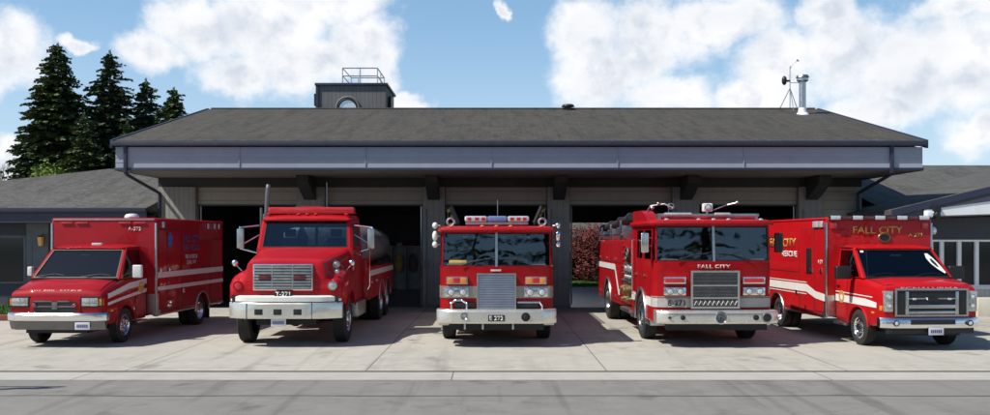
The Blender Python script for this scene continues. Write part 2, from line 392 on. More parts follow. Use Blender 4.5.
# ------------------------------------------------------------------ ambulances
def ambulance(old, name, label, loc, rz):
    red = 'red_a' if old else 'red_d'
    t = thing(name, label, 'ambulance', loc, rz)
    # -- cab lower body and hood
    def ring(y, w, zb, zs, wt, zt):
        h = [(w*0.96, zb), (w, zb+0.08), (w, zs-0.02), (w-0.02, zs+0.03), (wt+0.05, zt-0.035), (wt, zt-0.01), (wt*0.5, zt+0.02)]
        return [(x, y, z) for x, z in h] + [(-x, y, z) for x, z in reversed(h)]
    m = MB()
    if old:
        secs = [(.11,.90,.60,.95,.80,1.03),(.13,.95,.56,1.04,.85,1.11),(.20,.98,.50,1.09,.87,1.185),(.36,.99,.47,1.14,.87,1.25),(.60,1.0,.46,1.20,.87,1.325),(.86,1.0,.44,1.28,.89,1.38),(1.15,1.0,.44,1.34,.93,1.385),(2.2,1.0,.44,1.36,.93,1.385)]
    else:
        secs = [(.11,.92,.60,1.08,.84,1.21),(.13,.96,.56,1.15,.88,1.27),(.20,.98,.50,1.19,.89,1.315),(.40,1.0,.47,1.23,.89,1.355),(.66,1.0,.46,1.26,.89,1.395),(.93,1.0,.44,1.30,.90,1.42),(1.15,1.0,.44,1.34,.93,1.42),(2.2,1.0,.44,1.36,.93,1.42)]
    m.loft([ring(*s) for s in secs])
    zc = 1.385 if old else 1.42
    c = MB()
    for s in (-1, 1): c.cyl((s*0.66, 1.15, .36), (s*1.3, 1.15, .36), .455, n=36)
    body = m.build('cab_body', red, t, cut=c)
    wl = MB(); wl.box(-.64, .64, .15, 2.3, .3, .62); wl.box(-.4, .4, 2.2, 6.6, .36, .58); wl.build('chassis', 'chassis', t)
    for s in (-1, 1):             # fender lip, door gaps, sills
        f = MB(); f.torus((s*1.0, 1.15, .36), .462, .018, 'x', 20, 6, R(8), R(172)); f.build('fender_lip', red, t)
        d = MB()
        for y in (1.62-.0, 2.17): d.box(s*1.0, s*1.004, y, y+.012, .5, 1.34)
        d.box(s*1.0, s*1.004, 1.632, 2.17, .5, .51)
        d.build('door_gap', 'gap', t)
        h = MB(); h.box(s*1.0, s*1.035, 2.0, 2.13, 1.2, 1.225, .006); h.build('door_handle', 'black' if not old else 'chrome', t)
        rb = MB(); rb.box(s*.86, s*1.06, 1.66, 2.19, .36, .42, .015); rb.build('running_board', 'steel', t)
    # -- greenhouse
    bz, bf = zc, (.88 if old else .95); ty = bf+.66; tw = .81 if old else .86; bw = .965
    A = {-1: [(-.93, bf, bz), (-.74, 1.70, 2.02)], 1: [(.93, bf, bz), (.74, 1.70, 2.02)]}
    fq = [(-bw, bf, bz), (bw, bf, bz), (tw, ty, 2.03), (-tw, ty, 2.03)]
    nf = (0, -(2.03-bz), 0.66)
    g = MB(); iq = g.frame(fq, .025, .025, .03, .05, .05, nf)
    for s in (-1, 1):
        sq = [(s*.985, bf+.04, bz), (s*.985, 2.2, bz), (s*(tw+.04), 2.2, 2.04), (s*(tw+.02), ty+.01, 2.035)]
        i2 = g.frame(sq, .09, .07, .02, .07, .05, (s, 0, .3))
        p = MB(); p.pane(i2, (s, 0, .3)); p.build('side_window', 'glass', t)
        g.hexa([(s*(bw-.005),bf,bz),(s*.982,bf+.04,bz),(s*.982,bf+.12,bz),(s*.93,bf+.12,bz),(s*(tw-.005),ty,2.03),(s*(tw+.015),ty+.01,2.03),(s*(tw+.015),ty+.06,2.03),(s*(tw-.02),ty+.06,2.03)])
    g.build('window_pillars', red, t)
    w = MB(); w.pane(iq, nf, .012)
    ws = w.build('windshield', 'glass_old' if old else 'glass', t)
    rub = MB(); rub.frame([Vector(p)*1 + Vector(nf).normalized()*.004 for p in iq], .012, .012, .03, .03, .004, nf); rub.build('windshield_seal', 'black', ws)
    for s in (-1, 1):
        wp = MB(); wp.tube([(s*.5-.35, bf-.01, bz+.05), (s*.5+.05, bf+.06, bz+.1), (s*.5+.25, bf+.05, bz+.07)], .009, 6); wp.build('wiper', 'black', t)
    rf = MB()
    def rr(y, w, z0, z1): return [(w, y, z0), (w-.02, y, z0+.03), (w*.82, y, z1-.012), (w*.4, y, z1), (-w*.4, y, z1), (-w*.82, y, z1-.012), (-w+.02, y, z0+.03), (-w, y, z0)]
    rf.loft([rr(ty-.04, tw-.01, 2.02, 2.04), rr(ty+.04, tw+.025, 2.02, 2.075), rr(ty+.22, tw+.04, 2.03, 2.105), rr(2.19, tw+.045, 2.03, 2.12)]); rf.build('cab_roof', red, t)
    hs_ = MB(); pr = ((.205,.87,1.185),(.36,.87,1.25),(.60,.87,1.325),(.86,.89,1.38)) if old else ((.205,.89,1.315),(.40,.89,1.355),(.66,.89,1.395),(.93,.90,1.42))
    for s in (-1, 1): hs_.tube([(s*(w_+.012), y_, z_-.012) for y_, w_, z_ in pr], .007, 6)
    hs_.tube([(-.86, pr[0][0]-.0, pr[0][2]+.002), (.86, pr[0][0]-.0, pr[0][2]+.002)], .005, 6)
    hs_.build('hood_seam', 'gap', body)
    co_ = MB(); co_.box(-.92, .92, bf-.09, bf+.02, zc-.012, zc+.022, .008); co_.build('cowl', 'black', t)
    for s in (-1, 1):
        hp = MB(); hp.loft([[(s*.28+a*.16, y_, pz) for a in (-1, 1)]+[(s*.28+a*.16, y_, pz+h_) for a in (1, -1)] for y_, pz, h_ in ((.24, pr[0][2]-.02, .022), (pr[2][0], pr[2][2]-.02, .03), (pr[3][0]-.02, pr[3][2]-.02, .025))]); hp.build('hood_crease', red, body)
        dr = MB(); dr.tube([(s*(tw+.03), ty+.03, 2.05), (s*(tw+.05), ty+.22, 2.055), (s*(tw+.055), 2.19, 2.06)], .010, 6); dr.build('drip_rail', 'chassis', t)
        sm = MB(); sm.box(s*.985, s*1.008, .42, .54, .72, .76, .004); sm.build('side_marker', 'amber', t)
    an = MB(); an.cyl((-.90, bf-.05, zc-.02), (-.92, bf, zc+.7), .004, n=5); an.build('antenna', 'black', t)
    rm = MB(); rm.box(-.12, .12, ty-.15, ty-.12, 1.84, 1.90, .01); rm.build('rear_view_mirror', 'black', t)
    for s in (-1, 1):
        vz = MB(); vz.box(s*.15, s*.6, ty-.02, ty-.005, 1.90, 2.0, .01); vz.build('sun_visor', 'cream', t)
    seats(t, (1.8,), 1.45, dash=(1.38, 1.42))
    dp = MB(); dp.box(-.88, .88, bf+.03, 1.45, zc+.001, zc+.035, .015); dp.box(.2, .65, 1.30, 1.45, zc+.03, zc+.09, .02); dp.box(-.88, .88, 1.45, 2.1, zc+.001, zc+.012); dp.build('dashboard', 'dash', t)
    ib = MB(); ib.box(-.72, .72, 2.12, 2.16, 1.3, 2.0); ib.build('cab_bulkhead', 'seat', t)
    if old:
        db = MB(); db.box(-.5, .5, 1.2, 1.32, zc, zc+.05, .01); db.build('dashboard_clutter', 'steel', t)
    # -- nose
    if old:
        gr = MB(); gr.box(-.53, .53, .085, .14, .69, 1.02, .015); go = gr.build('grille', red, t); bk = MB(); bk.box(-.46, .44, .08, .09, .87, .95); bk.box(-.46, .44, .08, .09, .72, .83); bk.build('grille_opening', 'black', go)
        sl = MB()
        for z, x0, x1 in ((.955, -.44, -.06), (.955, .06, .3), (.85, -.44, -.06), (.85, .06, .40), (.71, -.44, .4)): sl.box(x0, x1, .07, .09, z-.014, z+.014, .004)
        sl.box(-.06, .06, .065, .09, .79, .94, .01); sl.build('grille_bars', 'dsteel', go)
        for s in (-1, 1):
            hl = MB(); hl.box(s*.56, s*.90, .07, .16, .86, 1.03, .02); o = hl.build('headlight', 'headlamp', t); hd = MB(); hd.frame([(s*.535,.088,.835),(s*.985,.088,.835),(s*.985,.088,1.055),(s*.535,.088,1.055)], .05, .03, .09, .09, .03, (0,-1,0)); hd.build('headlight_surround', 'black', o)
            al = MB(); al.box(s*.905, s*.975, .10, .2, .87, 1.02, .015); al.build('marker_lens', 'amber', o)
            sp = MB(); sp.box(s*.72, s*.73, .064, .072, .87, 1.02); sp.box(s*.57, s*.89, .064, .072, .935, .943); sp.build('lens_ribs', 'steel', o)
            rlamp(t, 'siren_light', s*.42, .06, .88, .035, 'steel', 'redlens', 12)
        bp = MB()
        for (a, b, z0, z1) in ((0.0, .12, .56, .72),):
            rg = []
            for x in (-1.04,-1.0,-.8,-.4,0,.4,.8,1.0,1.04):
                yy = .0 + .16*max(0, (abs(x)-.7)/.34)**2
                rg.append([(x, yy+.12, z0), (x, yy+.02, z0), (x, yy, z0+.04), (x, yy, z1-.04), (x, yy+.03, z1), (x, yy+.12, z1)])
            bp.loft(rg)
        bp.build('front_bumper', 'chrome', t)
        lb = MB(); rg = []
        for x in (-1.0,-.97,-.8,-.4,0,.4,.8,.97,1.0):
            yy = .03 + .16*max(0, (abs(x)-.7)/.34)**2; rg.append([(x, yy+.12, .37), (x, yy+.07, .37), (x, yy+.03, .45), (x, yy, .555), (x, yy+.12, .555)])
        lb.loft(rg); lb.build('bumper_valance', 'shade_chrome', t)
        plate(t, .60, .03, .46)
        for k in range(1): text('hood_lettering', 'FALL CITY', .50, .075, (-.30, .165, 1.15), 'front', 'stripeold', t, bold=.01); text('hood_lettering', 'RESCUE', .46, .075, (.30, .165, 1.15), 'front', 'stripeold', t, bold=.01)
    else:
        gr = MB(); gr.box(-.74, .74, .06, .14, .70, 1.24, .03); go = gr.build('grille', 'black', t)
        cb = MB(); cb.frame([(-.76,.045,.69),(.76,.045,.69),(.76,.045,1.25),(-.76,.045,1.25)], .03, .03, .06, .07, .05, (0,-1,0))
        for s in (-1, 1): cb.box(s*.48, s*.55, .035, .07, .73, 1.19, .008)
        cb.box(-.5, .5, .03, .06, .745, .80, .01); cb.box(-.5, .5, .025, .06, .855, .925, .01)
        for s in (-1, 1): cb.box(s*.14, s*.48, .045, .06, 1.035, 1.06, .006)
        cb.build('grille_bars', 'gchrome', go)
        bd = MB(); bd.lathe([(0.03,.001),(.0,.11),(.02,.125),(.03,.13)], (0,0,0), 'y', 24); e = bd.build('badge', 'chrome', go, loc=(0, .015, 1.045)); e.scale = (1, 1, .42)
        be = MB(); be.lathe([(-.002,.001),(-.004,.105),(.01,.107)], (0,0,0), 'y', 24); be.build('badge_oval', 'black', go, loc=(0, .015, 1.045)).scale = (1, 1, .42)
        for s in (-1, 1):
            hl = MB(); hl.box(s*.775, s*.96, .075, .24, .78, 1.20, .025); o = hl.build('headlight', 'headlamp', t)
            for z in (.9, 1.08): rlamp(o, 'reflector', s*.86, .078, z, .05, 'headlamp', 'clear', 16)
            am = MB(); am.box(s*.962, s*.985, .15, .25, .80, .90, .008); am.build('marker_lens', 'amber', o)
            gl = MB(); gl.box(s*.33, s*.40, .025, .055, 1.02, 1.06, .008); gl.build('grille_strobe', 'clear', go)
        bp = MB(); rg = []
        for x in (-1.02,-.98,-.8,-.4,0,.4,.8,.98,1.02):
            yy = .14*max(0, (abs(x)-.7)/.32)**2
            rg.append([(x, yy+.14, .46), (x, yy+.02, .46), (x, yy, .50), (x, yy, .61), (x, yy+.03, .66), (x, yy+.14, .66)])
        bp.loft(rg)
        b0 = bp.build('front_bumper', 'chrome', t)
        bb = MB(); bb.box(-.46, .46, -.008, .01, .53, .63, .01); bb.build('bumper_intake', 'black', b0)
        for s in (-1, 1): rlamp(b0, 'fog_light', s*.76, -.005, .56, .05, 'black', 'clear', 16)
        lb = MB(); lb.box(-.9, .9, .08, .2, .34, .46, .03); lb.build('bumper_valance', 'black', t)
        plate(t, .06, .0, .40)
        cp = MB(); cp.box(-.76, .76, .085, .13, 1.225, 1.242, .006); cp.build('hood_trim', 'chrome', t)
        text('hood_lettering', 'ECNALUBMA', 1.2, .035, (0, .118, 1.255), 'front', 'stripeold', t)
    # -- box body
    x, y0, y1, z0, z1 = 1.22, 2.22, 6.75, .50, 2.72
    m = MB(); m.box(-x, x, y0, y1, z0, z1, .055, 3)
    c = MB()
    for s in (-1, 1):
        c.cyl((s*.6, 5.15, .38), (s*1.4, 5.15, .38), .47, n=36); c.box(s*.6, s*1.4, 4.68, 5.62, .2, .38)
    bx = m.build('box_body', red, t, cut=c)
    tr = MB()
    for s in (-1, 1):
        tr.box(s*1.185, s*1.232, y0-.012, y0+.05, .56, z1-.12, .012); tr.box(s*1.16, s*1.23, y0+.06, 4.6, .47, .51, .006); tr.box(s*1.16, s*1.23, 5.7, y1, .47, .51, .006)
        tr.torus((s*1.222, 5.15, .38), .485, .022, 'x', 24, 6, 0, PI)
    tr.box(-1.17, 1.17, y0-.014, y0+.004, z1-.055, z1-.03, .004)
    tr.build('corner_trim', 'steel', bx)
    kp = MB()
    for s in (-1, 1): kp.box(s*1.0, s*1.226, y0-.008, y0+.22, .5, .98, .006)
    kp.build('stone_guard', 'steel', bx)
    rail = MB()
    for s in (-1, 1): rail.box(s*1.19, s*1.235, y0+.02, y1-.02, z1-.05, z1-.025, .006)
    rail.build('roof_rail', red, bx)
    for s in (-1, 1):
        for (a, b, c0, c1) in ((2.34, 2.78, .60, 2.45), (2.86, 3.62, .58, 2.45), (3.72, 4.55, .58, 1.35), (5.72, 6.6, .6, 2.2), (3.72, 6.6-.98, 1.45, 2.2)):
            d = MB(); d.box(s*1.218, s*1.228, a, b, c0, c1, .004, 1); o = d.build('compartment_door', red, t)
            gp = MB(); gp.frame([(s*1.224, a-.018, c0-.018), (s*1.224, b+.018, c0-.018), (s*1.224, b+.018, c1+.018), (s*1.224, a-.018, c1+.018)], .018/(b-a), .018/(b-a), .018/(c1-c0), .018/(c1-c0), .006, (s, 0, 0)); gp.build('door_gap', 'gap', o)
            if c1-c0 < 1.7 and c1 > 2: continue
            h = MB(); h.box(s*1.226, s*1.25, a+.05, a+.17, (c0+c1)/2-.05, (c0+c1)/2+.05, .008); h.build('handle', 'chrome', o)
        sl = MB()
        for yy in ((2.5, 2.62), (5.45, 5.56), (5.95, 6.03), (6.3, 6.38)) if old else ((2.34, 2.52), (2.56, 2.86), (6.35, 6.6)): sl.box(s*1.228, s*1.262, yy[0], yy[1], 2.5, 2.64, .01)
        sl.build('scene_light', 'clear', bx)
        st = MB()
        if old:
            strip(st, s*1.230, [(y0+.06, 1.34, 1.47), (6.7, 1.34, 1.47)]); strip(st, s*1.230, [(y0+.06, 1.05, 1.14), (6.7, 1.05, 1.14)])
            strip(st, s*1.003, [(.30, 1.00, 1.10), (.7, 1.06, 1.17), (1.3, 1.15, 1.28), (2.19, 1.21, 1.34)]); strip(st, s*1.003, [(.30, .86, .92), (1.0, .94, 1.0), (2.19, 1.04, 1.12)])
        else:
            strip(st, s*1.230, [(y0+.03, .84, 1.0), (2.75, .88, 1.04), (3.25, 1.0, 1.18), (6.7, 1.0, 1.18)]); strip(st, s*1.003, [(.32, .845, .95), (.8, .85, 1.0), (2.19, .87, 1.02)])
            strip(st, s*1.230, [(3.25, 1.21, 1.23), (6.7, 1.21, 1.23)]); strip(st, s*1.230, [(3.25, .94, .96), (6.7, .94, .96)])
            strip(st, s*1.003, [(.5, 1.04, 1.06), (2.19, 1.07, 1.09)])
        st.build('side_stripe', 'stripeold' if old else 'white', bx)
    side = 1 if old else -1; fc = 'right' if old else 'left'
    if old:
        text('side_lettering', 'FALL CITY', 1.15, .17, (1.235, 4.35, 2.25), fc, 'blueletter', bx, bold=.01)
        text('side_lettering', 'FIRE', .42, .15, (1.235, 4.0, 2.02), fc, 'blueletter', bx, bold=.01); text('side_lettering', 'RESCUE', .64, .15, (1.235, 4.62, 2.02), fc, 'blueletter', bx, bold=.01)
        text('side_lettering', 'FIRE & RESCUE', .80, .10, (1.235, 4.35, 1.80), fc, 'stripeold', bx, bold=.01)
        text('side_lettering', 'DIAL 911', .60, .10, (1.235, 4.35, 1.66), fc, 'stripeold', bx, bold=.01)
        text('unit_number', 'A-272', .30, .08, (.72, y0-.01, 2.47), 'front', 'stripeold', bx, bold=.01)
        sr = MB()
        for k in range(3):
            a = k*PI/3; u, v = math.cos(a), math.sin(a); L, W = .19, .055
            P = lambda l, q: (1.236+.001*k, 2.98+(l*math.sin(a)+q*math.cos(a))*.8, 2.2+(l*math.cos(a)-q*math.sin(a)))
            sr.raw([P(-L,-W), P(L,-W), P(L,W), P(-L,W)], [(0,1,2,3)])
        sr.build('star_emblem', 'blue', bx)
        dg = MB(); dg.box(.98, 1.012, 1.72, 2.02, 1.0, 1.14)
        dg.bm.clear(); dg.lathe([(0.0, .001), (0.006, .13), (0, .14)], (1.006, 1.9, 1.16), 'x', 20); dg.build('door_emblem', 'gold', t)
        ac = MB(); ac.loft([[(.16*q*math.cos(a)+.42, 2.75+.2*q*math.sin(a), z) for a in [2*PI*i/16 for i in range(16)]] for q, z in ((1, 2.71), (1, 2.76), (.8, 2.81), (.3, 2.83))]); ac.build('roof_vent', 'white', bx)
        cl = MB(); cl.box(-.06, .18, 1.74, 1.86, 2.085, 2.15, .03, 3); cl.build('cab_light', 'clear', t)
        rl = MB()
        for xx in (-.85, -.5, .5, .85): rl.box(xx-.14, xx+.14, y0-.03, y0+.01, 2.585, 2.625, .01)
        rl.build('marker_light_strip', 'redlens', bx)
    else:
        text('side_lettering', 'FALL CITY', 1.7, .22, (-1.235, 4.75, 2.14), fc, 'gold', bx, bold=.015)
        text('side_lettering', 'RESCUE', .95, .15, (-1.235, 4.30, 1.87), fc, 'white', bx, bold=.03)
        text('front_lettering', 'FALL CITY', 1.15, .17, (-.03, y0-.01, 2.44), 'front', 'gold', bx, bold=.02)
        text('unit_number', 'A 271', .33, .085, (.83, y0-.01, 2.33), 'front', 'gold', bx, bold=.02)
        text('unit_number', 'A 271', .24, .09, (-1.235, 2.5, 1.72), fc, 'white', bx, bold=.02)
        lb = MB()
        lb.box(-1.15, 1.15, y0-.075, y0+.02, 2.66, 2.75, .012); o = lb.build('lightbar', 'black', bx)
        ll = MB()
        for k in range(5):
            xx = -1.14 + k*.51; ll.box(xx, xx+.22, y0-.095, y0-.02, 2.665, 2.755, .012)
        ll.build('lightbar_lens', 'clear', o)
        rz_ = MB()
        for k in range(4):
            xx = -.90 + k*.51; rz_.box(xx, xx+.24, y0-.085, y0-.02, 2.67, 2.745, .012)
        rz_.build('lightbar_red_lens', 'dred', o)
        for s in (-1, 1):
            wl2 = MB(); wl2.box(s*.98, s*1.12, y0-.03, y0+.01, 2.47, 2.60, .012); wl2.build('warning_light', 'redlens', bx)
        ev = MB(); ev.lathe([(0,.001),(-.012,.14),(0,.15)], (0,0,0), 'y', 24); e = ev.build('oval_emblem', 'dbrass', t, loc=(.12, y0-.008, 2.27)); e.scale = (1.0, 1, .7)
        e2 = MB(); e2.lathe([(-.008,.001),(-.016,.11),(0,.112)], (0,0,0), 'y', 24); e2.build('emblem_centre', 'black', e)
        wn = MB(); wn.box(-1.236, -1.226, 2.98, 3.28, 1.42, 2.02, .004); o = wn.build('side_door_window', 'black', bx)
        sf = MB(); sf.ball((1.28, y0+.05, 2.42), (.07, .09, .09)); sf.tube([(1.2, y0+.1, 2.42), (1.28, y0+.05, 2.42)], .02); sf.build('spotlight', 'white', bx)
        em = MB(); em.lathe([(0.0, .001), (-0.006, .13), (0, .14)], (-1.006, 1.9, .97), 'x', 20); em.build('door_emblem', 'gold', t)
        sk = MB()
        a, b = Vector((.55, 1.565, 1.95)), Vector((.80, 1.12, 1.50)); n = Vector(nf).normalized()
        sk.raw([a+n*-.0+Vector((-.07,0,0))+n*.0, b+Vector((-.12,0,0)), b+Vector((.04,0,0)), a+Vector((.10,0,0))], [(0,1,2,3)])
        sk.bm.clear()
        def WS(u, v, e=.0): # point on the windshield
            p = (Vector(fq[0])*(1-u)+Vector(fq[1])*u)*(1-v) + (Vector(fq[3])*(1-u)+Vector(fq[2])*u)*v; return p + n*e
        pts = [(.865,.82),(.845,.66),(.86,.46),(.90,.28),(.945,.14),(.965,.18),(.955,.42),(.93,.66),(.90,.82)]
        sk.raw([WS(u, v, .006) for u, v in pts], [tuple(range(len(pts)))]); sk.build('windshield_decal', 'white', ws)
        sj = MB(); sj.raw([WS(u, v, .0075) for u, v in [(.882,.64),(.878,.52),(.905,.36),(.925,.34),(.925,.48),(.907,.64)]], [tuple(range(6))]); sj.build('decal_lettering', 'black', ws)
        tg = MB(); tg.raw([WS(u, v, .006) for u, v in [(.06,.86),(.06,.92),(.105,.92),(.10,.86)]], [(0,3,2,1)]); tg.build('windshield_sticker', 'white', ws)
    for s in (-1, 1):
        mirror(t, s*(1.19), 1.30, 1.53, (.20 if s > 0 else .11), (.28 if s > 0 else .20), (s*.98, 1.45, 1.55), 'black', ('white' if old else 'black'), .10) if old else mirror(t, s*1.24, 1.33, 1.52, .34, .28, (s*.98, 1.4, 1.56), 'black', 'black', .14)
    wheels(t, .375, .22, .88, 1.15, (5.15,), 1.06)
    fl = MB(); fl.box(-1.1, 1.1, 6.74, 6.95, .42, .52, .02); fl.build('rear_step', 'steel', t)
    mf = MB()
    for s in (-1, 1): mf.box(s*.93, s*1.2, 5.72, 5.735, .12, .5)
    mf.build('mud_flaps', 'black', t)
    return t

# ------------------------------------------------------------------ flat-fronted fire engines
def engine(k, name, label, loc, rz):
    """k = 272 (plain cab roof, steel shutter grille) or 271 (raised roof, framed grille)"""
    red = 'red_c'; t = thing(name, label, 'fire engine', loc, rz); A = (k == 272)
    W = 1.20; cb = 3.1
    plan = [(-W, .75), (-W+.015, .62), (-W+.08, .50), (-W+.22, .45), (0, .41), (W-.22, .45), (W-.08, .50), (W-.015, .62), (W, .75), (W, cb), (-W, cb)]
    zt = 1.66 if A else 1.77
    m = MB(); m.prism(plan, 'z', .52, zt)
    fwy = 1.95
    c = MB()
    for s in (-1, 1): c.cyl((s*.62, fwy, .5), (s*1.4, fwy, .5), .61, n=36); c.box(s*.62, s*1.4, fwy-.61, fwy+.61, .3, .5)
    m.build('cab_body', red, t, cut=c, sharp=20)
    ch = MB(); ch.box(-.6, .6, .5, cb, .42, .9); ch.box(-.45, .45, cb, 8.6, .5, .8); ch.box(-.98, .98, .14, .5, .36, .50); ch.build('chassis', 'chassis', t)
    # chrome / cream bands wrap the lower cab
    def wrap(z0, z1, e, name, m_, par=t, xin=None):
        b = MB(); pp = plan[:9]; o = []
        for i, p in enumerate(pp):
            a = pp[max(0, i-1)]; d = pp[min(8, i+1)]; tx, ty = d[0]-a[0], d[1]-a[1]; L = math.hypot(tx, ty); o.append((p[0]+ty/L*e, p[1]-tx/L*e))
        vs = [(x, y, z) for z in (z0, z1) for x, y in o]; b.raw(vs, [(i, i+1, 9+i+1, 9+i) for i in range(8)])
        bmesh.ops.solidify(b.bm, geom=list(b.bm.faces), thickness=-.01 if 0 else .01)
        return b.build(name, m_, par, sharp=20)
    if A: wrap(1.0, 1.25, .012, 'front_band', 'bumper')
    else:
        wrap(.81, 1.0, .012, 'front_band', 'white'); wrap(1.015, 1.035, .012, 'pinstripe', 'cream')
    for s in (-1, 1):
        st = MB()
        z0, z1 = (1.0, 1.25) if A else (.81, 1.0)
        strip(st, s*(W+.002), [(.76, z0, z1), (fwy-.62, z0, z1)]) if z0 < 1.11 else None
        strip(st, s*(W+.002), [(fwy+.62, z0, z1), (cb-.01, z0, z1)]); st.build('side_stripe', 'white', t)
        ar = MB(); ar.torus((s*(W+.005), fwy, .5), .625, .035, 'x', 26, 8, R(-5), R(185)); ar.build('wheel_trim', 'steel', t)
        dg = MB()
        for y in (.80, 1.72, 2.62): dg.box(s*W, s*(W+.004), y, y+.012, .62 if y != 1.72 else 1.15, zt)
        dg.build('door_gap', 'gap', t)
        h = MB(); h.box(s*W, s*(W+.035), 1.45, 1.62, 1.42, 1.46, .008); h.box(s*W, s*(W+.035), 2.40, 2.55, 1.42, 1.46, .008); h.build('door_handle', 'chrome', t)
        gbx = MB(); gbx.tube([(s*(W+.01), 2.7, .95), (s*(W+.06), 2.7, .97), (s*(W+.06), 2.7, 2.2), (s*(W+.01), 2.7, 2.22)], .016); gbx.build('grab_rail', 'chrome', t)
        sb = MB(); sb.box(s*.9, s*(W+.03), .72, fwy-.66, .40, .52, .015); sb.box(s*.9, s*(W+.03), fwy+.66, cb, .40, .50, .015); sb.build('cab_step', 'steel', t)
    # greenhouse
    zr = 2.38 if A else 2.52
    fy0, fy1 = .43, .50
    gmb = MB()
    nf = (0, -1, .1)
    for s in (-1, 1):
        q = [(0, fy0, zt), (s*1.16, fy0+.08, zt), (s*1.15, fy1+.08, zr), (0, fy1, zr)]
        if s < 0: q = [q[1], q[0], q[3], q[2]]
        i = gmb.frame(q, .02 if s > 0 else .025, .025 if s > 0 else .02, .02, .03, .05, nf)
        p = MB(); p.pane(i, nf, .02); o = p.build('windshield', 'glass', t)
        rs = MB(); rs.frame([Vector(v)+Vector((0,-.004,0)) for v in i], .012, .012, .02, .02, .004, nf); rs.build('windshield_seal', 'black', o)
        # corner quarter
        cq = [(s*1.16, fy0+.08, zt), (s*W, .72, zt), (s*(W-.02), .76, zr), (s*1.15, fy1+.08, zr)]
        i = gmb.frame(cq, .06, .1, .03, .04, .03, (s, -.5, 0)); p = MB(); p.pane(i, (s, -.5, 0)); p.build('corner_window', 'glass', t)
        for a, b in ((.72, 1.70), (1.70, 2.6)):
            sq = [(s*W, a, zt), (s*W, b, zt), (s*(W-.02), b, zr), (s*(W-.02), a, zr)]
            i = gmb.frame(sq, .10, .10, .04, .12, .05, (s, 0, 0)); p = MB(); p.pane(i, (s, 0, 0)); p.build('side_window', 'glass', t)
        gmb.box(s*(W-.06), s*W, 2.6, cb, zt, zr)
        wp = MB(); wp.tube([(s*.75, fy0-.02, zt+.02), (s*.40, fy0, zt+.14), (s*.12, fy0, zt+.16)], .01, 6); wp.tube([(s*.3-.16, fy0-.01, zt+.1), (s*.3+.26, fy0+.01, zt+.2)], .008, 6); wp.build('wiper', 'black', t)
    gmb.box(-W+.06, W-.06, cb-.05, cb, zt, zr)
    gmb.build('window_pillars', red, t)
    dv = MB(); dv.hexa([(-.025, fy0-.012, zt), (.025, fy0-.012, zt), (.025, fy0+.03, zt), (-.025, fy0+.03, zt), (-.025, fy1-.012, zr), (.025, fy1-.012, zr), (.025, fy1+.03, zr), (-.025, fy1+.03, zr)]); dv.build('windshield_divider', 'steel', t)
    rf = MB()
    def rp(e, z, b=0): return [(x*(1+e/1.2), (y - e*1.2 if y < .7 else y), z) for x, y in plan[:9]] + [(W+e, cb+.02, z), (-W-e, cb+.02, z)]
    rf.loft([rp(.0, zr-.01), rp(.045, zr+.01), rp(.055, zr+.05), rp(.03, zr+.10), rp(-.06, zr+.13)]); rf.build('cab_roof', red, t, sharp=24)
    tl = MB()
    for xx in (-.95, -.3, -.0, .3, .95): tl.ball((xx, .45, zr+.125), (.045, .03, .025), 10, 6)
    tl.build('roof_marker_lights', 'amber' if A else 'clear', t)
    seats(t, (1.25, 2.4), zt+.12, (-.62, .62), .62, (.82, zt+.02))
    ds = MB(); ds.box(-1.05, 1.05, .5, .8, zt-.02, zt+.05, .02); ds.box(-.3, .3, .55, 1.9, zt-.01, zt+.18, .05); ds.build('dashboard', 'seat', t)
    # grille, lamps, bumper
    if A:
        gr = MB(); gr.box(-.39, .39, .33, .45, .72, 1.50, .01); go = gr.build('grille', 'shutter', t)
        sl = MB()
        for j in range(15): sl.hexa([(-.37,.315,.745+j*.0495),(.37,.315,.745+j*.0495),(.37,.34,.745+j*.0495),(-.37,.34,.745+j*.0495),(-.37,.33,.782+j*.0495),(.37,.33,.782+j*.0495),(.37,.34,.782+j*.0495),(-.37,.34,.782+j*.0495)])
        sl.build('grille_slats', 'shutter', go)
        fr = MB(); fr.frame([(-.41,.312,.70),(.41,.312,.70),(.41,.312,1.52),(-.41,.312,1.52)], .035, .035, .03, .03, .03, (0,-1,0)); fr.build('grille_frame', 'steel', go)
        for s in (-1, 1):
            hb = MB(); hb.box(s*.60, s*1.05, .375, .46, 1.29, 1.45, .02); o = hb.build('warning_light', 'steel', t)
            l1 = MB(); l1.box(s*.63, s*.75, .365, .38, 1.31, 1.43, .01); l1.box(s*.91, s*1.02, .365, .38, 1.31, 1.43, .01); l1.build('amber_lens', 'amber', o)
            l2 = MB(); l2.box(s*.76, s*.90, .365, .38, 1.31, 1.43, .01); l2.build('red_lens', 'redlens', o)
            hb = MB(); hb.box(s*.58, s*1.08, .37, .46, 1.03, 1.22, .02); o = hb.build('headlight', 'chrome', t)
            for xx in (.70, .95): rlamp(o, 'lamp', s*xx, .365, 1.125, .07, 'steel', 'clear', 16)
        for s in (-1, 1):
            hk = MB(); hk.tube([(s*.62, .3, .78), (s*.62, .3, .90), (s*.72, .3, .96), (s*.86, .3, .96), (s*.94, .3, .90), (s*.94, .3, .78)] if s < 0 else [(s*.44, .3, .92), (s*.9, .3, .92), (s*.95, .3, .85), (s*.95, .3, .78)], .022); hk.build('discharge_pipe', 'chrome', t)
            bx = MB(); bx.box(s*.43, s*.88, .375, .44, .79, .90, .01); bx.build('hose_tray', 'black', t)
        bz0, bz1 = .50, .78
    else:
        gr = MB(); gr.box(-.46, .46, .33, .45, .80, 1.55, .01); go = gr.build('grille', 'black', t)
